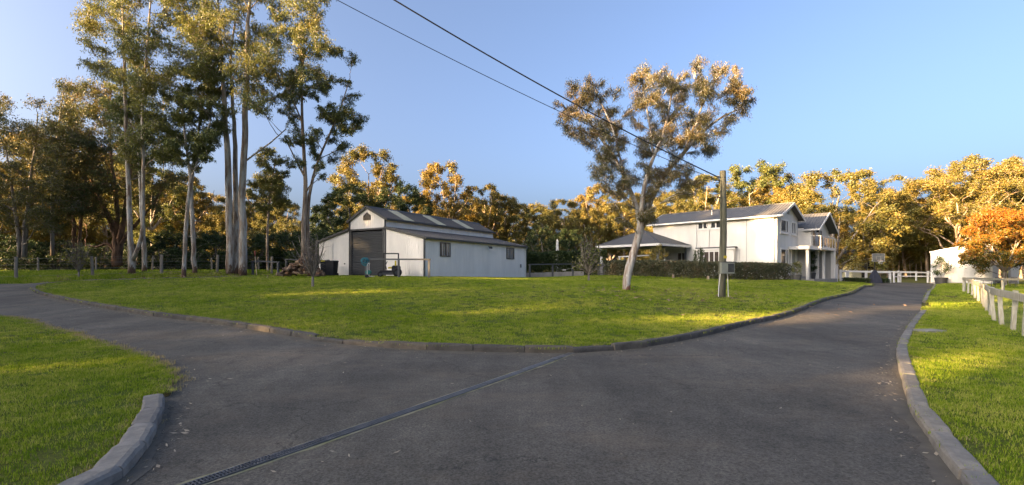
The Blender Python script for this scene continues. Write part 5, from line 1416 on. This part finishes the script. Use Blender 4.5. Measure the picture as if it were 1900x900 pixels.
# paddock fence along the verge
line = [gp(1884 + 62, 9.4), gp(1902, 10.6), gp(1879, 11.6), gp(1859, 12.7), gp(1845, 13.8), gp(1838, 15.2), gp(1832, 17.0), gp(1827, 18.9)]
post_fence('paddock_fence', 'weathered white post and rail fence, nearest section on the verge', line[::-1], 1.04, (.11, .09), [(.97, .18, .045)], M['weathered'], seed=3, lean=.035, mesh=True)
line = [gp(1826, 19.3), gp(1822.5, 21.2), gp(1815, 23.0), gp(1809, 24.8), gp(1803, 26.8), gp(1796, 29.0), gp(1789, 31.6)]
post_fence('paddock_fence', 'grey-green weathered fence section leading to the fence corner', line[::-1], 1.03, (.12, .09), [(.96, .17, .045)], M['weathered'], seed=4, lean=.02)
line = [gp(1789, 31.6), gp(1861, 37.8 - 3.5), gp(1935, 36.5)]
post_fence('paddock_fence', 'pale single-rail fence section in front of the maple trunk', line, 1.06, (.2, .12), [(.99, .15, .05)], M['weathered'], seed=5, lean=.01)
# white rails at the end of the drive
line = [gp(1560, 50), gp(1573, 50.2), gp(1607, 49.6), gp(1651, 49.2)]
post_fence('white_rail_fence', 'white post and rail fence behind the basketball hoop', line, 1.25, (.2, .14), [(1.12, .16, .05), (.25, .35, .05)], M['white_paint'], seed=6, lean=.005)
line = [gp(1659, 50.5), gp(1667, 51.2)]
post_fence('white_rail_fence', 'short white fence panel beside the gateway at the drive end', line, 1.25, (.18, .14), [(1.12, .16, .05), (.65, .14, .05)], M['white_paint'], seed=7, lean=.005)
line = [gp(1670, 51.8), gp(1722, 52.5), gp(1745, 53)]
post_fence('white_rail_fence', 'two-rail white fence running up to the white shed', line, 1.25, (.2, .14), [(1.12, .14, .05), (.68, .13, .05)], M['white_paint'], seed=8, lean=.005)
line = [gp(1570, 58), gp(1618, 59), gp(1700, 60)]
post_fence('white_rail_fence', 'farther white rail across the sunlit paddock behind the drive end', line, 1.2, (.16, .12), [(1.1, .14, .05)], M['white_paint'], seed=9, lean=.005)
# wire fence at the left
line = [gp(-60, 28), gp(30, 28.5), gp(172, 29.5), gp(300, 30.5), gp(403, 32.5), gp(504, 35), gp(600, 38)]
post_fence('wire_fence', 'old round timber posts and wire along the left grove', line, 1.35, (.17, .17), [], M['old_post'], wires=4, seed=11, lean=.03, round_posts=True)
line = [gp(-20, 36), gp(71, 36.5), gp(178, 37), gp(283, 37.5), gp(393, 38), gp(480, 39)]
post_fence('wire_fence', 'second line of thinner posts and wire mesh behind the grove', line, 1.25, (.13, .13), [], M['old_post'], wires=5, seed=12, lean=.03, round_posts=True)

# ---------------------------------------------------------------- grey steel rails
def hitch_rail(label, a, b, h, posts, extra=None):
    za = zg(*a); root = thing('hitching_rail', label, 'rail', (a[0], a[1], za))
    d = Vector((b[0] - a[0], b[1] - a[1], zg(*b) - za))
    MB().bar(Vector((0, 0, h)) - d.normalized() * .1, d + Vector((0, 0, h)) + d.normalized() * .1, .11, .09).build('top_rail', M['rail_grey'], root)
    for t in posts:
        p = d * t; MB().box((p.x, p.y, h / 2 - .2), (.11, .11, h + .31), math.atan2(d.y, d.x)).build('post', M['rail_grey'], root)
    return root
hitch_rail('dark grey hitching rail in front of the roller door, hose hung on it', gp(679, 28.2), gp(796, 28.0), 1.22, (0, .52, 1))
hitch_rail('dark grey hitching rail left of the woodpile', gp(469, 31.5), gp(516, 31.0), .98, (0, 1))
hitch_rail('grey rail behind the woodpile running towards the barn', gp(531, 34), gp(609, 33.0), 1.15, (0, 1))
hitch_rail('grey three-post rail in front of the hedge right of the barn', gp(983, 38.0), gp(1065, 40.5), 1.2, (0, .5, .97))

# hose on the rail
def hose():
    p = gp(677, 28.15); root = thing('garden_hose', 'turquoise garden hose draped in a bundle over the hitching rail end', 'hose', (p[0], p[1], zg(*p)))
    m = simple('turquoise_hose', (0.02, 0.13, 0.18), (0.03, 0.2, 0.25), 4, 0.45)
    rng = random.Random(4)
    for k in range(7):
        w = rng.uniform(.12, .24); h = rng.uniform(.25, .55); x0 = rng.uniform(-.12, .1); n = 22; y0 = rng.uniform(-.09, -.02)
        pts = [(x0 + w * math.sin(t) + .03 * math.sin(3 * t + k), y0 + .07 * math.cos(t + k) , 1.29 - h / 2 + h / 2 * math.cos(t)) for t in np.linspace(0, 2 * math.pi, n)]
        MB().tube(pts, .022, 6, cap=False).build('coil', m, root, True)
    return root
hose()
# hose trolley
p = gp(683, 27.6); tr_ = thing('hose_trolley', 'small white tube-framed hose trolley under the turquoise hose', 'trolley', (p[0], p[1], zg(*p) + .08))
mb = MB()
for y in (-.18, .18): mb.tube([(.0, y, .1), (.0, y, .75), (.06, y * .8, .9)], .016, 6)
mb.tube([(.06, -.144, .9), (.06, .144, .9)], .016, 6); mb.tube([(0, -.18, .12), (.35, -.18, .1)], .016, 6); mb.tube([(0, .18, .12), (.35, .18, .1)], .016, 6); mb.build('frame', M['white_paint'], tr_)
for y in (-.22, .22): MB().tube([(0, y - .03, .11), (0, y + .03, .11)], .11, 14).build('wheel', M['tyre'], tr_)
MB().tube([(.02, -.15, .35), (.02, .15, .35)], .14, 14).build('reel', simple('teal_reel', (0.015, 0.18, 0.16), (0.02, .13, .12), 4, .5), tr_)

# ---------------------------------------------------------------- ride-on mower in front of the barn
def wheel(parent, c, r, w, axis_y=True):
    n = 18; mb = MB()
    prof = [(-w / 2, r * .55), (-w / 2, r * .9), (-w / 2 * .7, r), (w / 2 * .7, r), (w / 2, r * .9), (w / 2, r * .55)]
    v = []; f = []
    for k in range(n):
        a = 2 * math.pi * k / n
        for y, rr in prof: v.append((c[0] + rr * math.cos(a), c[1] + y, c[2] + rr * math.sin(a)))
    m = len(prof)
    for k in range(n):
        for i in range(m - 1): f.append((k * m + i, k * m + i + 1, ((k + 1) % n) * m + i + 1, ((k + 1) % n) * m + i))
    t = mb.add(v, f).build('wheel', M['tyre'], parent, True)
    MB().tube([(c[0], c[1] - w * .3, c[2]), (c[0], c[1] + w * .3, c[2])], r * .56, 14).build('rim', M['rail_grey'], t)
p = gp(724, 29.6); mw = thing('ride_on_mower', 'black ride-on mower with yellow seat panel and roll frame by the barn', 'mower', (p[0], p[1], zg(*p) + .09), R(12))
mb = MB(); mb.box((0, 0, .34), (1.25, .62, .16), bevel=.04); mb.box((.38, 0, .56), (.55, .56, .34), bevel=.08); mb.build('body', M['black'], mw)
MB().box((-.05, 0, .2), (.95, 1.0, .14), bevel=.05).build('cutting_deck', M['slate_trim'], mw)
for x, r, w in ((.45, .28, .24), (-.6, .17, .13)):
    for y in (-.42, .42): wheel(mw, (x, y, r), r, w)
MB().box((.1, 0, .58), (.46, .46, .12), bevel=.04).build('seat', M['yellow'], mw)
MB().box((.34, 0, .84), (.1, .46, .42), bevel=.03).build('backrest', M['yellow'], mw)
mb = MB()
for y in (-.4, .4): mb.tube([(.5, y, .4), (.52, y, 1.5)], .035, 6)
mb.tube([(.52, -.4, 1.5), (.52, .4, 1.5)], .035, 6); mb.tube([(-.42, -.4, .42), (-.42, -.4, 1.5)], .03, 6); mb.tube([(-.42, .4, .42), (-.42, .4, 1.5)], .03, 6); mb.tube([(-.42, -.4, 1.5), (.52, -.4, 1.5)], .03, 6); mb.tube([(-.42, .4, 1.5), (.52, .4, 1.5)], .03, 6); mb.build('roll_frame', M['black'], mw)
for y in (-.17, .17): MB().tube([(-.2, y, .42), (-.3, y, .75), (-.18, y, 1.0)], .018, 6).build('steering_lever', M['rail_grey'], mw)

# ---------------------------------------------------------------- woodpile, bins, leaning tool
def woodpile():
    p = gp(566, 30.5); z0 = zg(*p)
    root = thing('woodpile', 'heap of split brown firewood logs left of the barn', 'woodpile', (p[0], p[1], z0))
    m1 = simple('split_log', (0.22, 0.115, 0.06), (0.11, 0.06, 0.035), 2.0, 0.9, (1, 1, 1), .4, 20); m2 = simple('log_bark', (0.14, 0.09, 0.06), (0.07, 0.05, 0.035), 3.0, 0.95, (1, 1, 1), .5, 20)
    m3 = simple('pale_split_log', (0.34, 0.24, 0.15), (0.2, 0.13, 0.08), 2.0, 0.9, (1, 1, 1), .4, 20)
    rng = random.Random(21)
    protos = []
    for k in range(5):
        mb = MB(); n = 5; L = rng.uniform(.36, .5); r = rng.uniform(.07, .11)
        a0 = rng.random() * 6; prof = [(r * rng.uniform(.75, 1.1) * math.cos(a0 + a), r * rng.uniform(.75, 1.1) * math.sin(a0 + a)) for a in np.linspace(0, 6.283 * .8, n)]
        mb.prism(prof, 'x', -L / 2, L / 2); protos.append([mb.mesh('log') for _ in range(3)])
        for me, m in zip(protos[-1], (m1, m2, m3)): me.materials.append(m)
    W_, D_, H_ = 1.3, .8, 1.6
    cnt = 0
    while cnt < 260:
        x, y = rng.uniform(-1, 1), rng.uniform(-1, .6)
        top = H_ * max(0, 1 - abs(x) ** 1.3) * (1 - .3 * abs(y)) * (0.85 + .15 * math.sin(7 * x))
        if top < .08: continue
        z = top * rng.uniform(.25, 1.0) if rng.random() < .6 else top * rng.uniform(.85, 1)
        o = bpy.data.objects.new('log', rng.choice(rng.choice(protos))); COL.objects.link(o); o.parent = root
        o.location = (x * W_, y * D_ - (1 - z / H_) * .35, z + .05); o.rotation_euler = (rng.random() * 6.28, rng.gauss(0, .35), rng.gauss(.2, .7)); cnt += 1
woodpile()
def bin_(px, d, label, lid, rz, sc=1.0):
    p = gp(px, d); r_ = thing('wheelie_bin', label, 'bin', (p[0], p[1], zg(*p) + .09), rz); r_.scale = (sc,) * 3
    mb = MB(); lo, hi = (.24, .26), (.29, .34)
    v = [(sx * w, sy * dd, z) for z, (w, dd) in ((.05, lo), (.98, hi)) for sx, sy in ((-1, -1), (1, -1), (1, 1), (-1, 1))]
    mb.add(v, [(3, 2, 1, 0), (4, 5, 6, 7), (0, 1, 5, 4), (1, 2, 6, 5), (2, 3, 7, 6), (3, 0, 4, 7)]).build('body', M['black'], r_)
    MB().box((0, -.02, 1.02), (.62, .76, .07), bevel=.03).build('lid', lid, r_)
    MB().tube([(-.24, .4, .95), (.24, .4, .95)], .018, 6).build('handle', M['black'], r_)
    for x in (-.27, .27): MB().tube([(x - .03, .26, .1), (x + .03, .26, .1)], .1, 12).build('wheel', M['tyre'], r_)
bin_(604, 32.2, 'dark wheelie bin with a yellow lid beside the woodpile', M['yellow'], R(10))
bin_(616, 31.6, 'black-lidded wheelie bin against the barn\'s left lean-to', M['black'], R(-8))
p = gp(476.5, 30.6); tl = thing('garden_tool', 'long-handled tool leaning on the left hitching rail, reddish head up', 'tool', (p[0], p[1], zg(*p)))
MB().tube([(0, 0, 0), (-.28, .3, 1.35)], .018, 6).build('handle', simple('pale_handle', (.55, .45, .3), None, 4, .7), tl)
MB().tube([(-.28, .3, 1.35), (-.31, .33, 1.6), (-.36, .36, 1.75)], [.03, .05, .02], 6).build('head', simple('red_head', (.22, .05, .035), None, 4, .7), tl)

# ---------------------------------------------------------------- retaining wall and goal frame right of the barn
a, b = gp(974, 42.5), gp(1083, 42.5)
rw = thing('retaining_wall', 'low grey concrete retaining wall below the hedge right of the barn', 'wall', (a[0], a[1], zg(*a)))
n = 6
for k in range(n):
    x0 = (b[0] - a[0]) * k / n; x1 = (b[0] - a[0]) * (k + 1) / n
    zz_ = zg(a[0] + (x0 + x1) / 2, a[1]) - zg(*a)
    MB().box(((x0 + x1) / 2, 0, .1 + zz_), (x1 - x0 - .012, .3, .9), bevel=.015).build('block', M['concrete'], rw)
p = gp(1047, 40); gf = thing('goal_frame', 'small tubular goal frame on the lawn before the hedge', 'goal', (p[0], p[1], zg(*p) + .07), R(5))
mb = MB(); mb.tube([(-.75, 0, 0), (-.65, 0, .75), (0, .05, .62), (.65, 0, .78), (.75, 0, 0)], .016, 6); mb.tube([(-.75, 0, 0), (-.6, .6, .02), (.6, .6, .02), (.75, 0, 0)], .016, 6); mb.build('tube_frame', M['pale_steel'], gf)
MB().box((0, .04, .62), (.28, .1, .08)).build('basket', M['white_paint'], gf)
p = gp(1034, 54); ob = thing('white_obelisk', 'slim white obelisk showing above the hedge top', 'obelisk', (p[0], p[1], zg(*p)))
MB().add([(-.22, -.22, 0), (.22, -.22, 0), (.22, .22, 0), (-.22, .22, 0), (-.12, -.12, 4.2), (.12, -.12, 4.2), (.12, .12, 4.2), (-.12, .12, 4.2), (0, 0, 4.45)], [(3, 2, 1, 0), (0, 1, 5, 4), (1, 2, 6, 5), (2, 3, 7, 6), (3, 0, 4, 7), (4, 5, 8), (5, 6, 8), (6, 7, 8), (7, 4, 8)]).build('shaft', M['white_paint'], ob)
MB().box((0, 0, .15), (.6, .6, .3)).build('base', M['white_paint'], ob)

# ---------------------------------------------------------------- hedges, shrubs, pot plants
def leaf_box(rng, path, width, h, n, L, w, skin=.75, bumpy=.12):
    """leaves over a clipped hedge body that follows a ground path"""
    path = np.asarray(path, float)
    s = np.concatenate([[0], np.cumsum(np.linalg.norm(np.diff(path, axis=0), axis=1))])
    q = rng.random(n) * s[-1]; x = np.interp(q, s, path[:, 0]); y = np.interp(q, s, path[:, 1])
    t = np.gradient(path, axis=0); t /= np.linalg.norm(t, axis=1, keepdims=True)
    tx = np.interp(q, s, t[:, 0]); ty = np.interp(q, s, t[:, 1])
    u = rng.uniform(-1, 1, n); z = rng.random(n) ** .8
    k = rng.random(n) < skin
    top = k & (rng.random(n) < .4); side = k & ~top
    z[top] = 1 - rng.random(top.sum()) * .1; u[side] = np.sign(u[side]) * (1 - rng.random(side.sum()) * .16)
    lump = 1 + bumpy * (np.sin(q * 2.3) * .5 + np.sin(q * 5.1 + 1) * .3 + np.sin(q * 11 + z * 6) * .25)
    off = u * width / 2 * lump * (1 - .25 * (z > .93)); hh = h * (0.97 + .3 * (lump - 1))
    px_, py_ = x - ty * off, y + tx * off
    P = np.column_stack([px_, py_, zg_arr(np.column_stack([px_, py_])) + .05 + z * hh])
    d = unit(rng.normal(0, 1, (n, 3)) + np.array([0, 0, .35])); sd = unit(np.cross(d, unit(rng.normal(0, 1, (n, 3)))))
    LL = L * rng.uniform(.6, 1.3, n)[:, None]; ww = w * rng.uniform(.7, 1.3, n)[:, None]
    return np.stack([P, P + d * LL * .5 + sd * ww / 2, P + d * LL, P + d * LL * .5 - sd * ww / 2], 1)
def hedge(label, path, width, h, n, L, w, mat, seed):
    rng = np.random.default_rng(seed); path = resample(path, .5)
    a = path[0]; z0 = zg(*a); root = thing('hedge', label, 'hedge', (a[0], a[1], z0))
    v = leaf_box(rng, path, width, h, n, L, w) - np.array([a[0], a[1], z0])
    obj('foliage', quads_mesh('foliage', v), mat, root)
    mb = MB()
    for p in path[::2]:
        x, y, z = p[0] - a[0], p[1] - a[1], zg(*p) - z0
        for k in range(4):
            e = rng.normal(0, .3, 2) * width * .6; mb.tube([(x, y, z - .1), (x + e[0] * .4, y + e[1] * .4, z + h * .45), (x + e[0], y + e[1], z + h * .85)], [.03, .02, .01], 5, cap=False)
    mb.build('stems', M['grey_bark'], root)
hedge('long clipped dark hedge with reddish tips in front of the house', [gp(1129, 38), gp(1180, 36.2), gp(1240, 34.5), gp(1300, 33.2), gp(1360, 33.2), gp(1420, 34), gp(1456, 34.8)], 1.1, 1.25, 42000, .13, .06, M['leaf_hedge'], 5)
hedge('tall dark green hedge between the barn and the pavilion', [gp(968, 46), gp(1020, 45.5), gp(1070, 45), gp(1125, 44.5)], 2.0, 2.55, 30000, .17, .075, M['leaf_dark'], 6)
hedge('low dark border planting under the white rails at the drive end', [gp(1566, 48.6), gp(1600, 48.3), gp(1648, 48.2)], .6, .35, 5000, .16, .05, M['leaf_dark'], 7)
for k, (px, d) in enumerate(((1249, 33.2), (1314, 32.0))):
    p = gp(px, d); s_ = thing('timber_stump', ['low timber stump at the foot of the hedge, left one', 'low timber stump at the foot of the hedge nearer the pole'][k], 'stump', (p[0], p[1], zg(*p) + .05))
    MB().tube([(0, 0, -.1), (0, 0, .22), (.01, 0, .30)], [.10, .095, .09], 9).build('stub', M['tan_bark'], s_)
# bare twiggy shrubs and saplings
def twiggy(name, label, px, d, H, spread_, n, trunk_h, r0, leaves, leaf, seed, ball=False, bark='grey_bark', cat='shrub'):
    rng = np.random.default_rng(seed); b = G(px, d, .03); tr, br = MB(), MB()
    tr.tube([(0, 0, -.15), (.01, 0, trunk_h * .5), (0, .02, trunk_h)], [r0 * 1.25, r0, r0 * .9], 8)
    P = []
    for k in range(n):
        an = rng.random() * 6.283; el = rng.uniform(.25, 1.0) if not ball else rng.uniform(.15, 1)
        hr = spread_ * math.sqrt(1 - el ** 2) if ball else spread_ * rng.uniform(.3, 1) * (1.1 - el * .6)
        e = np.array([math.cos(an) * hr, math.sin(an) * hr, trunk_h + (H - trunk_h) * (el if ball else rng.uniform(.45, 1))])
        s = np.array([0, 0, trunk_h * rng.uniform(.75, 1)])
        m = s + (e - s) * .5 + rng.normal(0, .07, 3) * H * .4 + np.array([0, 0, -.06 * H if not ball else .05 * H])
        t = np.linspace(0, 1, 6)[:, None]; q = (1 - t) ** 2 * s + 2 * t * (1 - t) * m + t ** 2 * e
        br.tube(q, r0 * .42 * (1 - .85 * t[:, 0]) + .003, 5, cap=False)
        for j in range(5):
            i = int(rng.integers(2, 6)); e2 = q[i] + rng.normal(0, .16, 3) * H * .55 + np.array([0, 0, .08 * H])
            br.tube([q[i], (q[i] + e2) / 2 + rng.normal(0, .02, 3) * H, e2], [r0 * .16 + .003, .005, .0025], 4, cap=False); P.append(e2); P.append((q[i] + e2) / 2)
    P = np.array(P); v = np.zeros((0, 4, 3))
    if leaves:
        c = P[rng.integers(0, len(P), leaves)] + rng.normal(0, .05 * H, (leaves, 3)); dd = unit(rng.normal(0, 1, (leaves, 3))); sd = unit(np.cross(dd, rng.normal(0, 1, (leaves, 3))))
        Lf, wf = .05 * H, .02 * H; v = np.stack([c, c + dd * Lf / 2 + sd * wf, c + dd * Lf, c + dd * Lf / 2 - sd * wf], 1)
    return tree(name, label, b, (tr, br, v), M[bark], leaf, cat=cat)
twiggy('bare_sapling', 'small leafless sapling on the lawn in front of the woodpile', 580, 21, 2.35, 1.05, 34, .62, .062, 0, None, 41, cat='sapling')
twiggy('twiggy_shrub', 'round bare twiggy shrub on a short trunk left of the pavilion', 1092, 30, 2.75, 1.05, 60, .6, .07, 500, M['leaf_gum'], 42, ball=True)
twiggy('twiggy_shrub', 'grey twiggy bush by the leaning second post of the wire fence', 146, 29, 2.2, 1.0, 34, .4, .05, 260, M['leaf_gum'], 43)
def pot_plant(label, px, d, H, r, pot, seed, leaf, leaves=900, z=None, name='potted_shrub'):
    """shrub with a short trunk in a tapered pot"""
    rng = np.random.default_rng(seed); b = G(px, d); 
    if z is not None: b.z = z
    root = thing(name, label, 'potted plant', b)
    ph = pot[1]
    mb = MB(); n = 14; ang = [2 * math.pi * k / n for k in range(n)]
    rings = [(pot[0] * .82, 0), (pot[0], ph), (pot[0] * 1.06, ph), (pot[0] * 1.06, ph + .05), (pot[0] * .9, ph + .05), (pot[0] * .88, ph - .04)]
    v = [(r_ * math.cos(a), r_ * math.sin(a), z_) for r_, z_ in rings for a in ang]
    f = [(i * n + k, i * n + (k + 1) % n, (i + 1) * n + (k + 1) % n, (i + 1) * n + k) for i in range(len(rings) - 1) for k in range(n)] + [tuple((len(rings) - 1) * n + k for k in range(n))]
    mb.add(v, f).build('pot', M['slate_trim'], root)
    tr, br = MB(), MB(); tr.tube([(0, 0, ph - .1), (.02, 0, ph + (H - ph) * .4), (0, .02, H * .92)], [.035, .028, .012], 7)
    P = []
    for k in range(22):
        z_ = ph + (H - ph) * rng.uniform(.15, .95); an = rng.random() * 6.283; rr = r * math.sin(math.pi * min(.95, max(.12, (z_ - ph) / (H - ph) * .8 + .15))) * rng.uniform(.55, 1.1)
        e = np.array([math.cos(an) * rr, math.sin(an) * rr, z_ + .12]); s = np.array([0, 0, z_ - .12]); br.tube([s, (s + e) / 2 + np.array([0, 0, .03]), e], [.012, .009, .005], 5, cap=False)
        P += [e, e * .7 + s * .3, e * .85 + s * .15]
    P = np.array(P); c = P[rng.integers(0, len(P), leaves)] + rng.normal(0, .07 * r / .5, (leaves, 3)); dd = unit(rng.normal(0, 1, (leaves, 3)) + np.array([0, 0, .2])); sd = unit(np.cross(dd, rng.normal(0, 1, (leaves, 3))))
    L_, w_ = .16, .035; v = np.stack([c, c + dd * L_ / 2 + sd * w_, c + dd * L_, c + dd * L_ / 2 - sd * w_], 1)
    tr.build('trunk', M['grey_bark'], root); br.build('branches', M['grey_bark'], root)['kind'] = 'stuff'; obj('crown', quads_mesh('crown', v), leaf, root)
    return root
pot_plant('potted magnolia in a dark tub against the white shed', 1746, 48.8, 2.75, .85, (.55, .62), 51, M['leaf_dark'])
hl = lambda x, y, z: house.matrix_basis @ Vector((x, y, z))
bpy.context.view_layer.update()
def at_house(x, y): 
    c, s = math.cos(house.rotation_euler[2]), math.sin(house.rotation_euler[2]); return (22.4 + c * x - s * y, 38.7 + s * x + c * y)
for k, (x, y, H) in enumerate(((6.6, -.55, 2.5), (8.3, -.45, 2.4))):
    q = at_house(x, y); pot_plant(['potted standard shrub next to the house front door', 'potted shrub between the porch columns'][k], 950 + 850 * q[0] / q[1], q[1], H, .6, (.42, .5), 52 + k, M['leaf_dark'], 1000, z=.72)
q = at_house(1.7, -1.0); pot_plant('potted plant at the right end of the hedge below the gable window', 950 + 850 * q[0] / q[1], q[1], 1.5, .55, (.36, .5), 55, M['leaf_gum'], 350, z=zg(*q) + .08)
# garden shrubs between hedge and house
plant('shrub2', 'shrub', 'bronze-leaved magnolia bush in front of the pavilion corner post', 1222, 450, 37.5, wide=.55, cat='shrub')
plant('shrub0', 'shrub', 'dark conical shrub above the hedge left of the house windows', 1296, 459, 37.0, wide=.5, cat='shrub')

# bench on the porch
q = at_house(10.3, -.2); bn = thing('porch_bench', 'small grey bench on the porch by the end wall', 'bench', (q[0], q[1], .715), house.rotation_euler[2])
MB().box((0, 0, .45), (1.2, .42, .05)).build('seat', M['concrete'], bn); MB().box((0, .2, .75), (1.2, .05, .45)).build('backrest', M['concrete'], bn)
for x in (-.5, .5): MB().box((x, 0, .21), (.06, .4, .43)).build('leg', M['slate_trim'], bn)

# ---------------------------------------------------------------- power pole and lines
p = G(1341, 19)
pole = thing('power_pole', 'greenish weathered timber power pole on the lawn before the hedge', 'pole', p)
M['pole'] = simple('pole_timber', (0.15, 0.145, 0.10), (0.075, 0.07, 0.05), 2.2, 0.9, (9, 9, .6), .6, 14)
PH = EYE + (HY - 317) / F * 19 - p.z
MB().tube([(-.04, 0, -.4), (-.02, 0, PH * .25), (.03, 0, PH * .5), (.02, 0, PH * .75), (0, 0, PH - .03), (0, 0, PH)], [.15, .142, .136, .13, .125, .112], 14).build('shaft', M['pole'], pole, True)
mb = MB(); mb.box((.08, -.22, PH - 4.03), (.52, .2, .46), bevel=.0); bx_ = mb.build('meter_box', simple('meter_box_grey', (.22, .235, .205), (.16, .17, .15), 3, .6), pole)
MB().box((.19, -.327, PH - 4.03), (.24, .012, .34)).build('meter_window', M['glass'], bx_)
MB().box((.08, -.22, PH - 3.79), (.58, .26, .03)).build('box_hood', M['rail_grey'], bx_)
MB().box((.03, -.163, PH - 3.58), (.13, .01, .11)).build('sign_plate', simple('yellow_sign', (.55, .42, .04), None, 3, .6), pole)
for x0, x1 in ((-.2, -.19), (.2, .19)):
    MB().tube([(x0 * 1.05, -.06, -.1), (x1, -.06, .45), (x1 * .8, -.1, PH - 4.27)], .016, 6).build('conduit', M['white_paint'], pole)
MB().tube([(-.12, -.1, PH - 3.8), (-.13, -.09, PH - 2.0), (-.12, -.09, PH - .4)], .018, 6).build('conduit', M['pole'], pole)
for z, s in ((PH - .28, 1), (PH - .42, -1), (PH - 1.12, 1)):
    MB().tube([(-.14, -.05, z), (-.24, -.08, z + .02)], [.02, .045], 8).build('insulator', M['slate_trim'], pole)
    MB().box((0, -.145, z), (.05, .03, .05)).build('bolt', M['rail_grey'], pole)
M['cable'] = simple('black_cable', (.02, .02, .022), None, 3, .6)
def cable(label, far, end, sag, r):
    A, B = Vector(far), Vector(end); n = 40
    root_pts = [A.lerp(B, t) - Vector((0, 0, 4 * sag * t * (1 - t))) for t in np.linspace(0, 1, n)]
    o = MB().tube([q - B for q in root_pts], r, 6).build('power_line', M['cable'], None, True, B); tag(o, label, 'power line')
top = Vector((p.x - .2, p.y - .06, p.z + PH - .28))
def far_point(px, py, end, k):
    """point beyond the frame on the vertical plane from the pole, seen through (px, py)"""
    d = end.y * k; return W(px, py, d)
cable('thick black service cable sloping down from upper left to the pole', W(540, -118, 13.0), top, .28, .022)
cable('thin black wire below the thick cable sloping down to the pole', W(480, -78, 13.0), top - Vector((0, 0, .14)), .28, .011)

# ---------------------------------------------------------------- basketball hoop
p = G(1623, 48.0); bh = thing('basketball_hoop', 'portable basketball hoop with dark padded base at the drive end', 'basketball hoop', p)
mb = MB(); mb.add([(-.5, -.45, 0), (.5, -.45, 0), (.5, .45, 0), (-.5, .45, 0), (-.42, -.35, .5), (.42, -.35, .5), (.42, .35, .5), (-.42, .35, .5), (-.09, -.1, 1.35), (.09, -.1, 1.35), (.09, .1, 1.35), (-.09, .1, 1.35)],
    [(3, 2, 1, 0)] + [(a + i, a + (i + 1) % 4, a + 4 + (i + 1) % 4, a + 4 + i) for a in (0, 4) for i in range(4)] + [(8, 9, 10, 11)]); mb.build('base_cover', simple('navy_cover', (.05, .052, .07), (.035, .036, .05), 3, .7), bh)
MB().tube([(0, 0, 1.3), (-.03, -.05, 2.2), (-.06, -.35, 2.75)], .05, 8).build('pole', M['black'], bh)
bb = MB().box((-.02, -.5, 2.65), (1.35, .035, .85)).build('backboard', simple('clear_backboard', (.15, .15, .14), (.2, .2, .185), 2, .25, spec=.6), bh)
mb = MB()
for x in (-.655, .615): mb.box((x, -.525, 2.65), (.05, .02, .85))
for z in (2.25, 3.05): mb.box((-.02, -.527, z), (1.35, .02, .05))
for x in (-.24, .2): mb.box((x, -.525, 2.58), (.04, .018, .4))
for z in (2.38, 2.78): mb.box((-.02, -.527, z), (.48, .018, .04))
mb.build('board_lines', M['concrete'], bb)
an = np.linspace(0, 2 * math.pi, 17)
MB().tube([(-.02 + .23 * math.cos(a), -.78 + .23 * math.sin(a), 2.36) for a in an], .012, 6, cap=False).build('rim', simple('orange_rim', (.5, .12, .03), None, 3, .5), bb)
mb = MB()
for a in an[:-1]: mb.tube([(-.02 + .23 * math.cos(a), -.78 + .23 * math.sin(a), 2.36), (-.02 + .13 * math.cos(a + .3), -.78 + .13 * math.sin(a + .3), 1.98)], .006, 4, cap=False)
mb.build('net', M['white_paint'], bb)

# ---------------------------------------------------------------- autumn maple and garden table
b = G(1865, 44.5); rng = np.random.default_rng(61)
cl = fill([(1783,440),(1800,405),(1840,388),(1880,383),(1930,392),(1965,425),(1970,470),(1935,505),(1890,496),(1850,492),(1812,500),(1790,482),(1780,460)], 120, (10, 16), 44.5, 3.2, b, 62, .5)
st = [np.array([[0, 0, -.2, .2], [0, .05, .7, .17], [-.05, 0, 1.5, .16]])] + [np.array([[-.05, 0, 1.4, .12], [math.cos(a) * 1.0, math.sin(a) * 1.0, 2.5, .08], [math.cos(a) * 2.1, math.sin(a) * 2.1, 3.9 + .4 * math.sin(3 * a), .04], [math.cos(a) * 2.6, math.sin(a) * 2.6, 5.0, .015]]) for a in np.arange(6) * 1.05]
tree('maple_tree', 'autumn maple with orange and green leaves behind the paddock fence', b, grow(63, st, cl, 50000, .15, .10, .35, 12, .010, 9, .2), M['grey_bark'], M['leaf_maple'])
def chair(px, d, rz, label):
    p = gp(px, d); r_ = thing('garden_chair', label, 'chair', (p[0], p[1], zg(*p)), rz)
    MB().box((0, 0, .45), (.46, .46, .04)).build('seat', M['black'], r_); MB().box((0, .22, .72), (.46, .03, .5)).build('backrest', M['black'], r_)
    for x in (-.2, .2):
        for y in (-.2, .2): MB().box((x, y, .21), (.03, .03, .46)).build('leg', M['black'], r_)
p = gp(1842, 40.5); tb = thing('garden_table', 'black metal garden table beside the maple trunk', 'table', (p[0], p[1], zg(*p)), R(10))
MB().box((0, 0, .73), (1.5, .8, .04)).build('table_top', M['black'], tb)
for x in (-.65, .65):
    for y in (-.33, .33): MB().tube([(x, y, 0), (x * .92, y * .92, .72)], .022, 6).build('leg', M['black'], tb)
chair(1856, 41.5, R(90), 'black garden chair between the table and the maple trunk')
chair(1880, 42.0, R(-60), 'black garden chair right of the maple trunk')
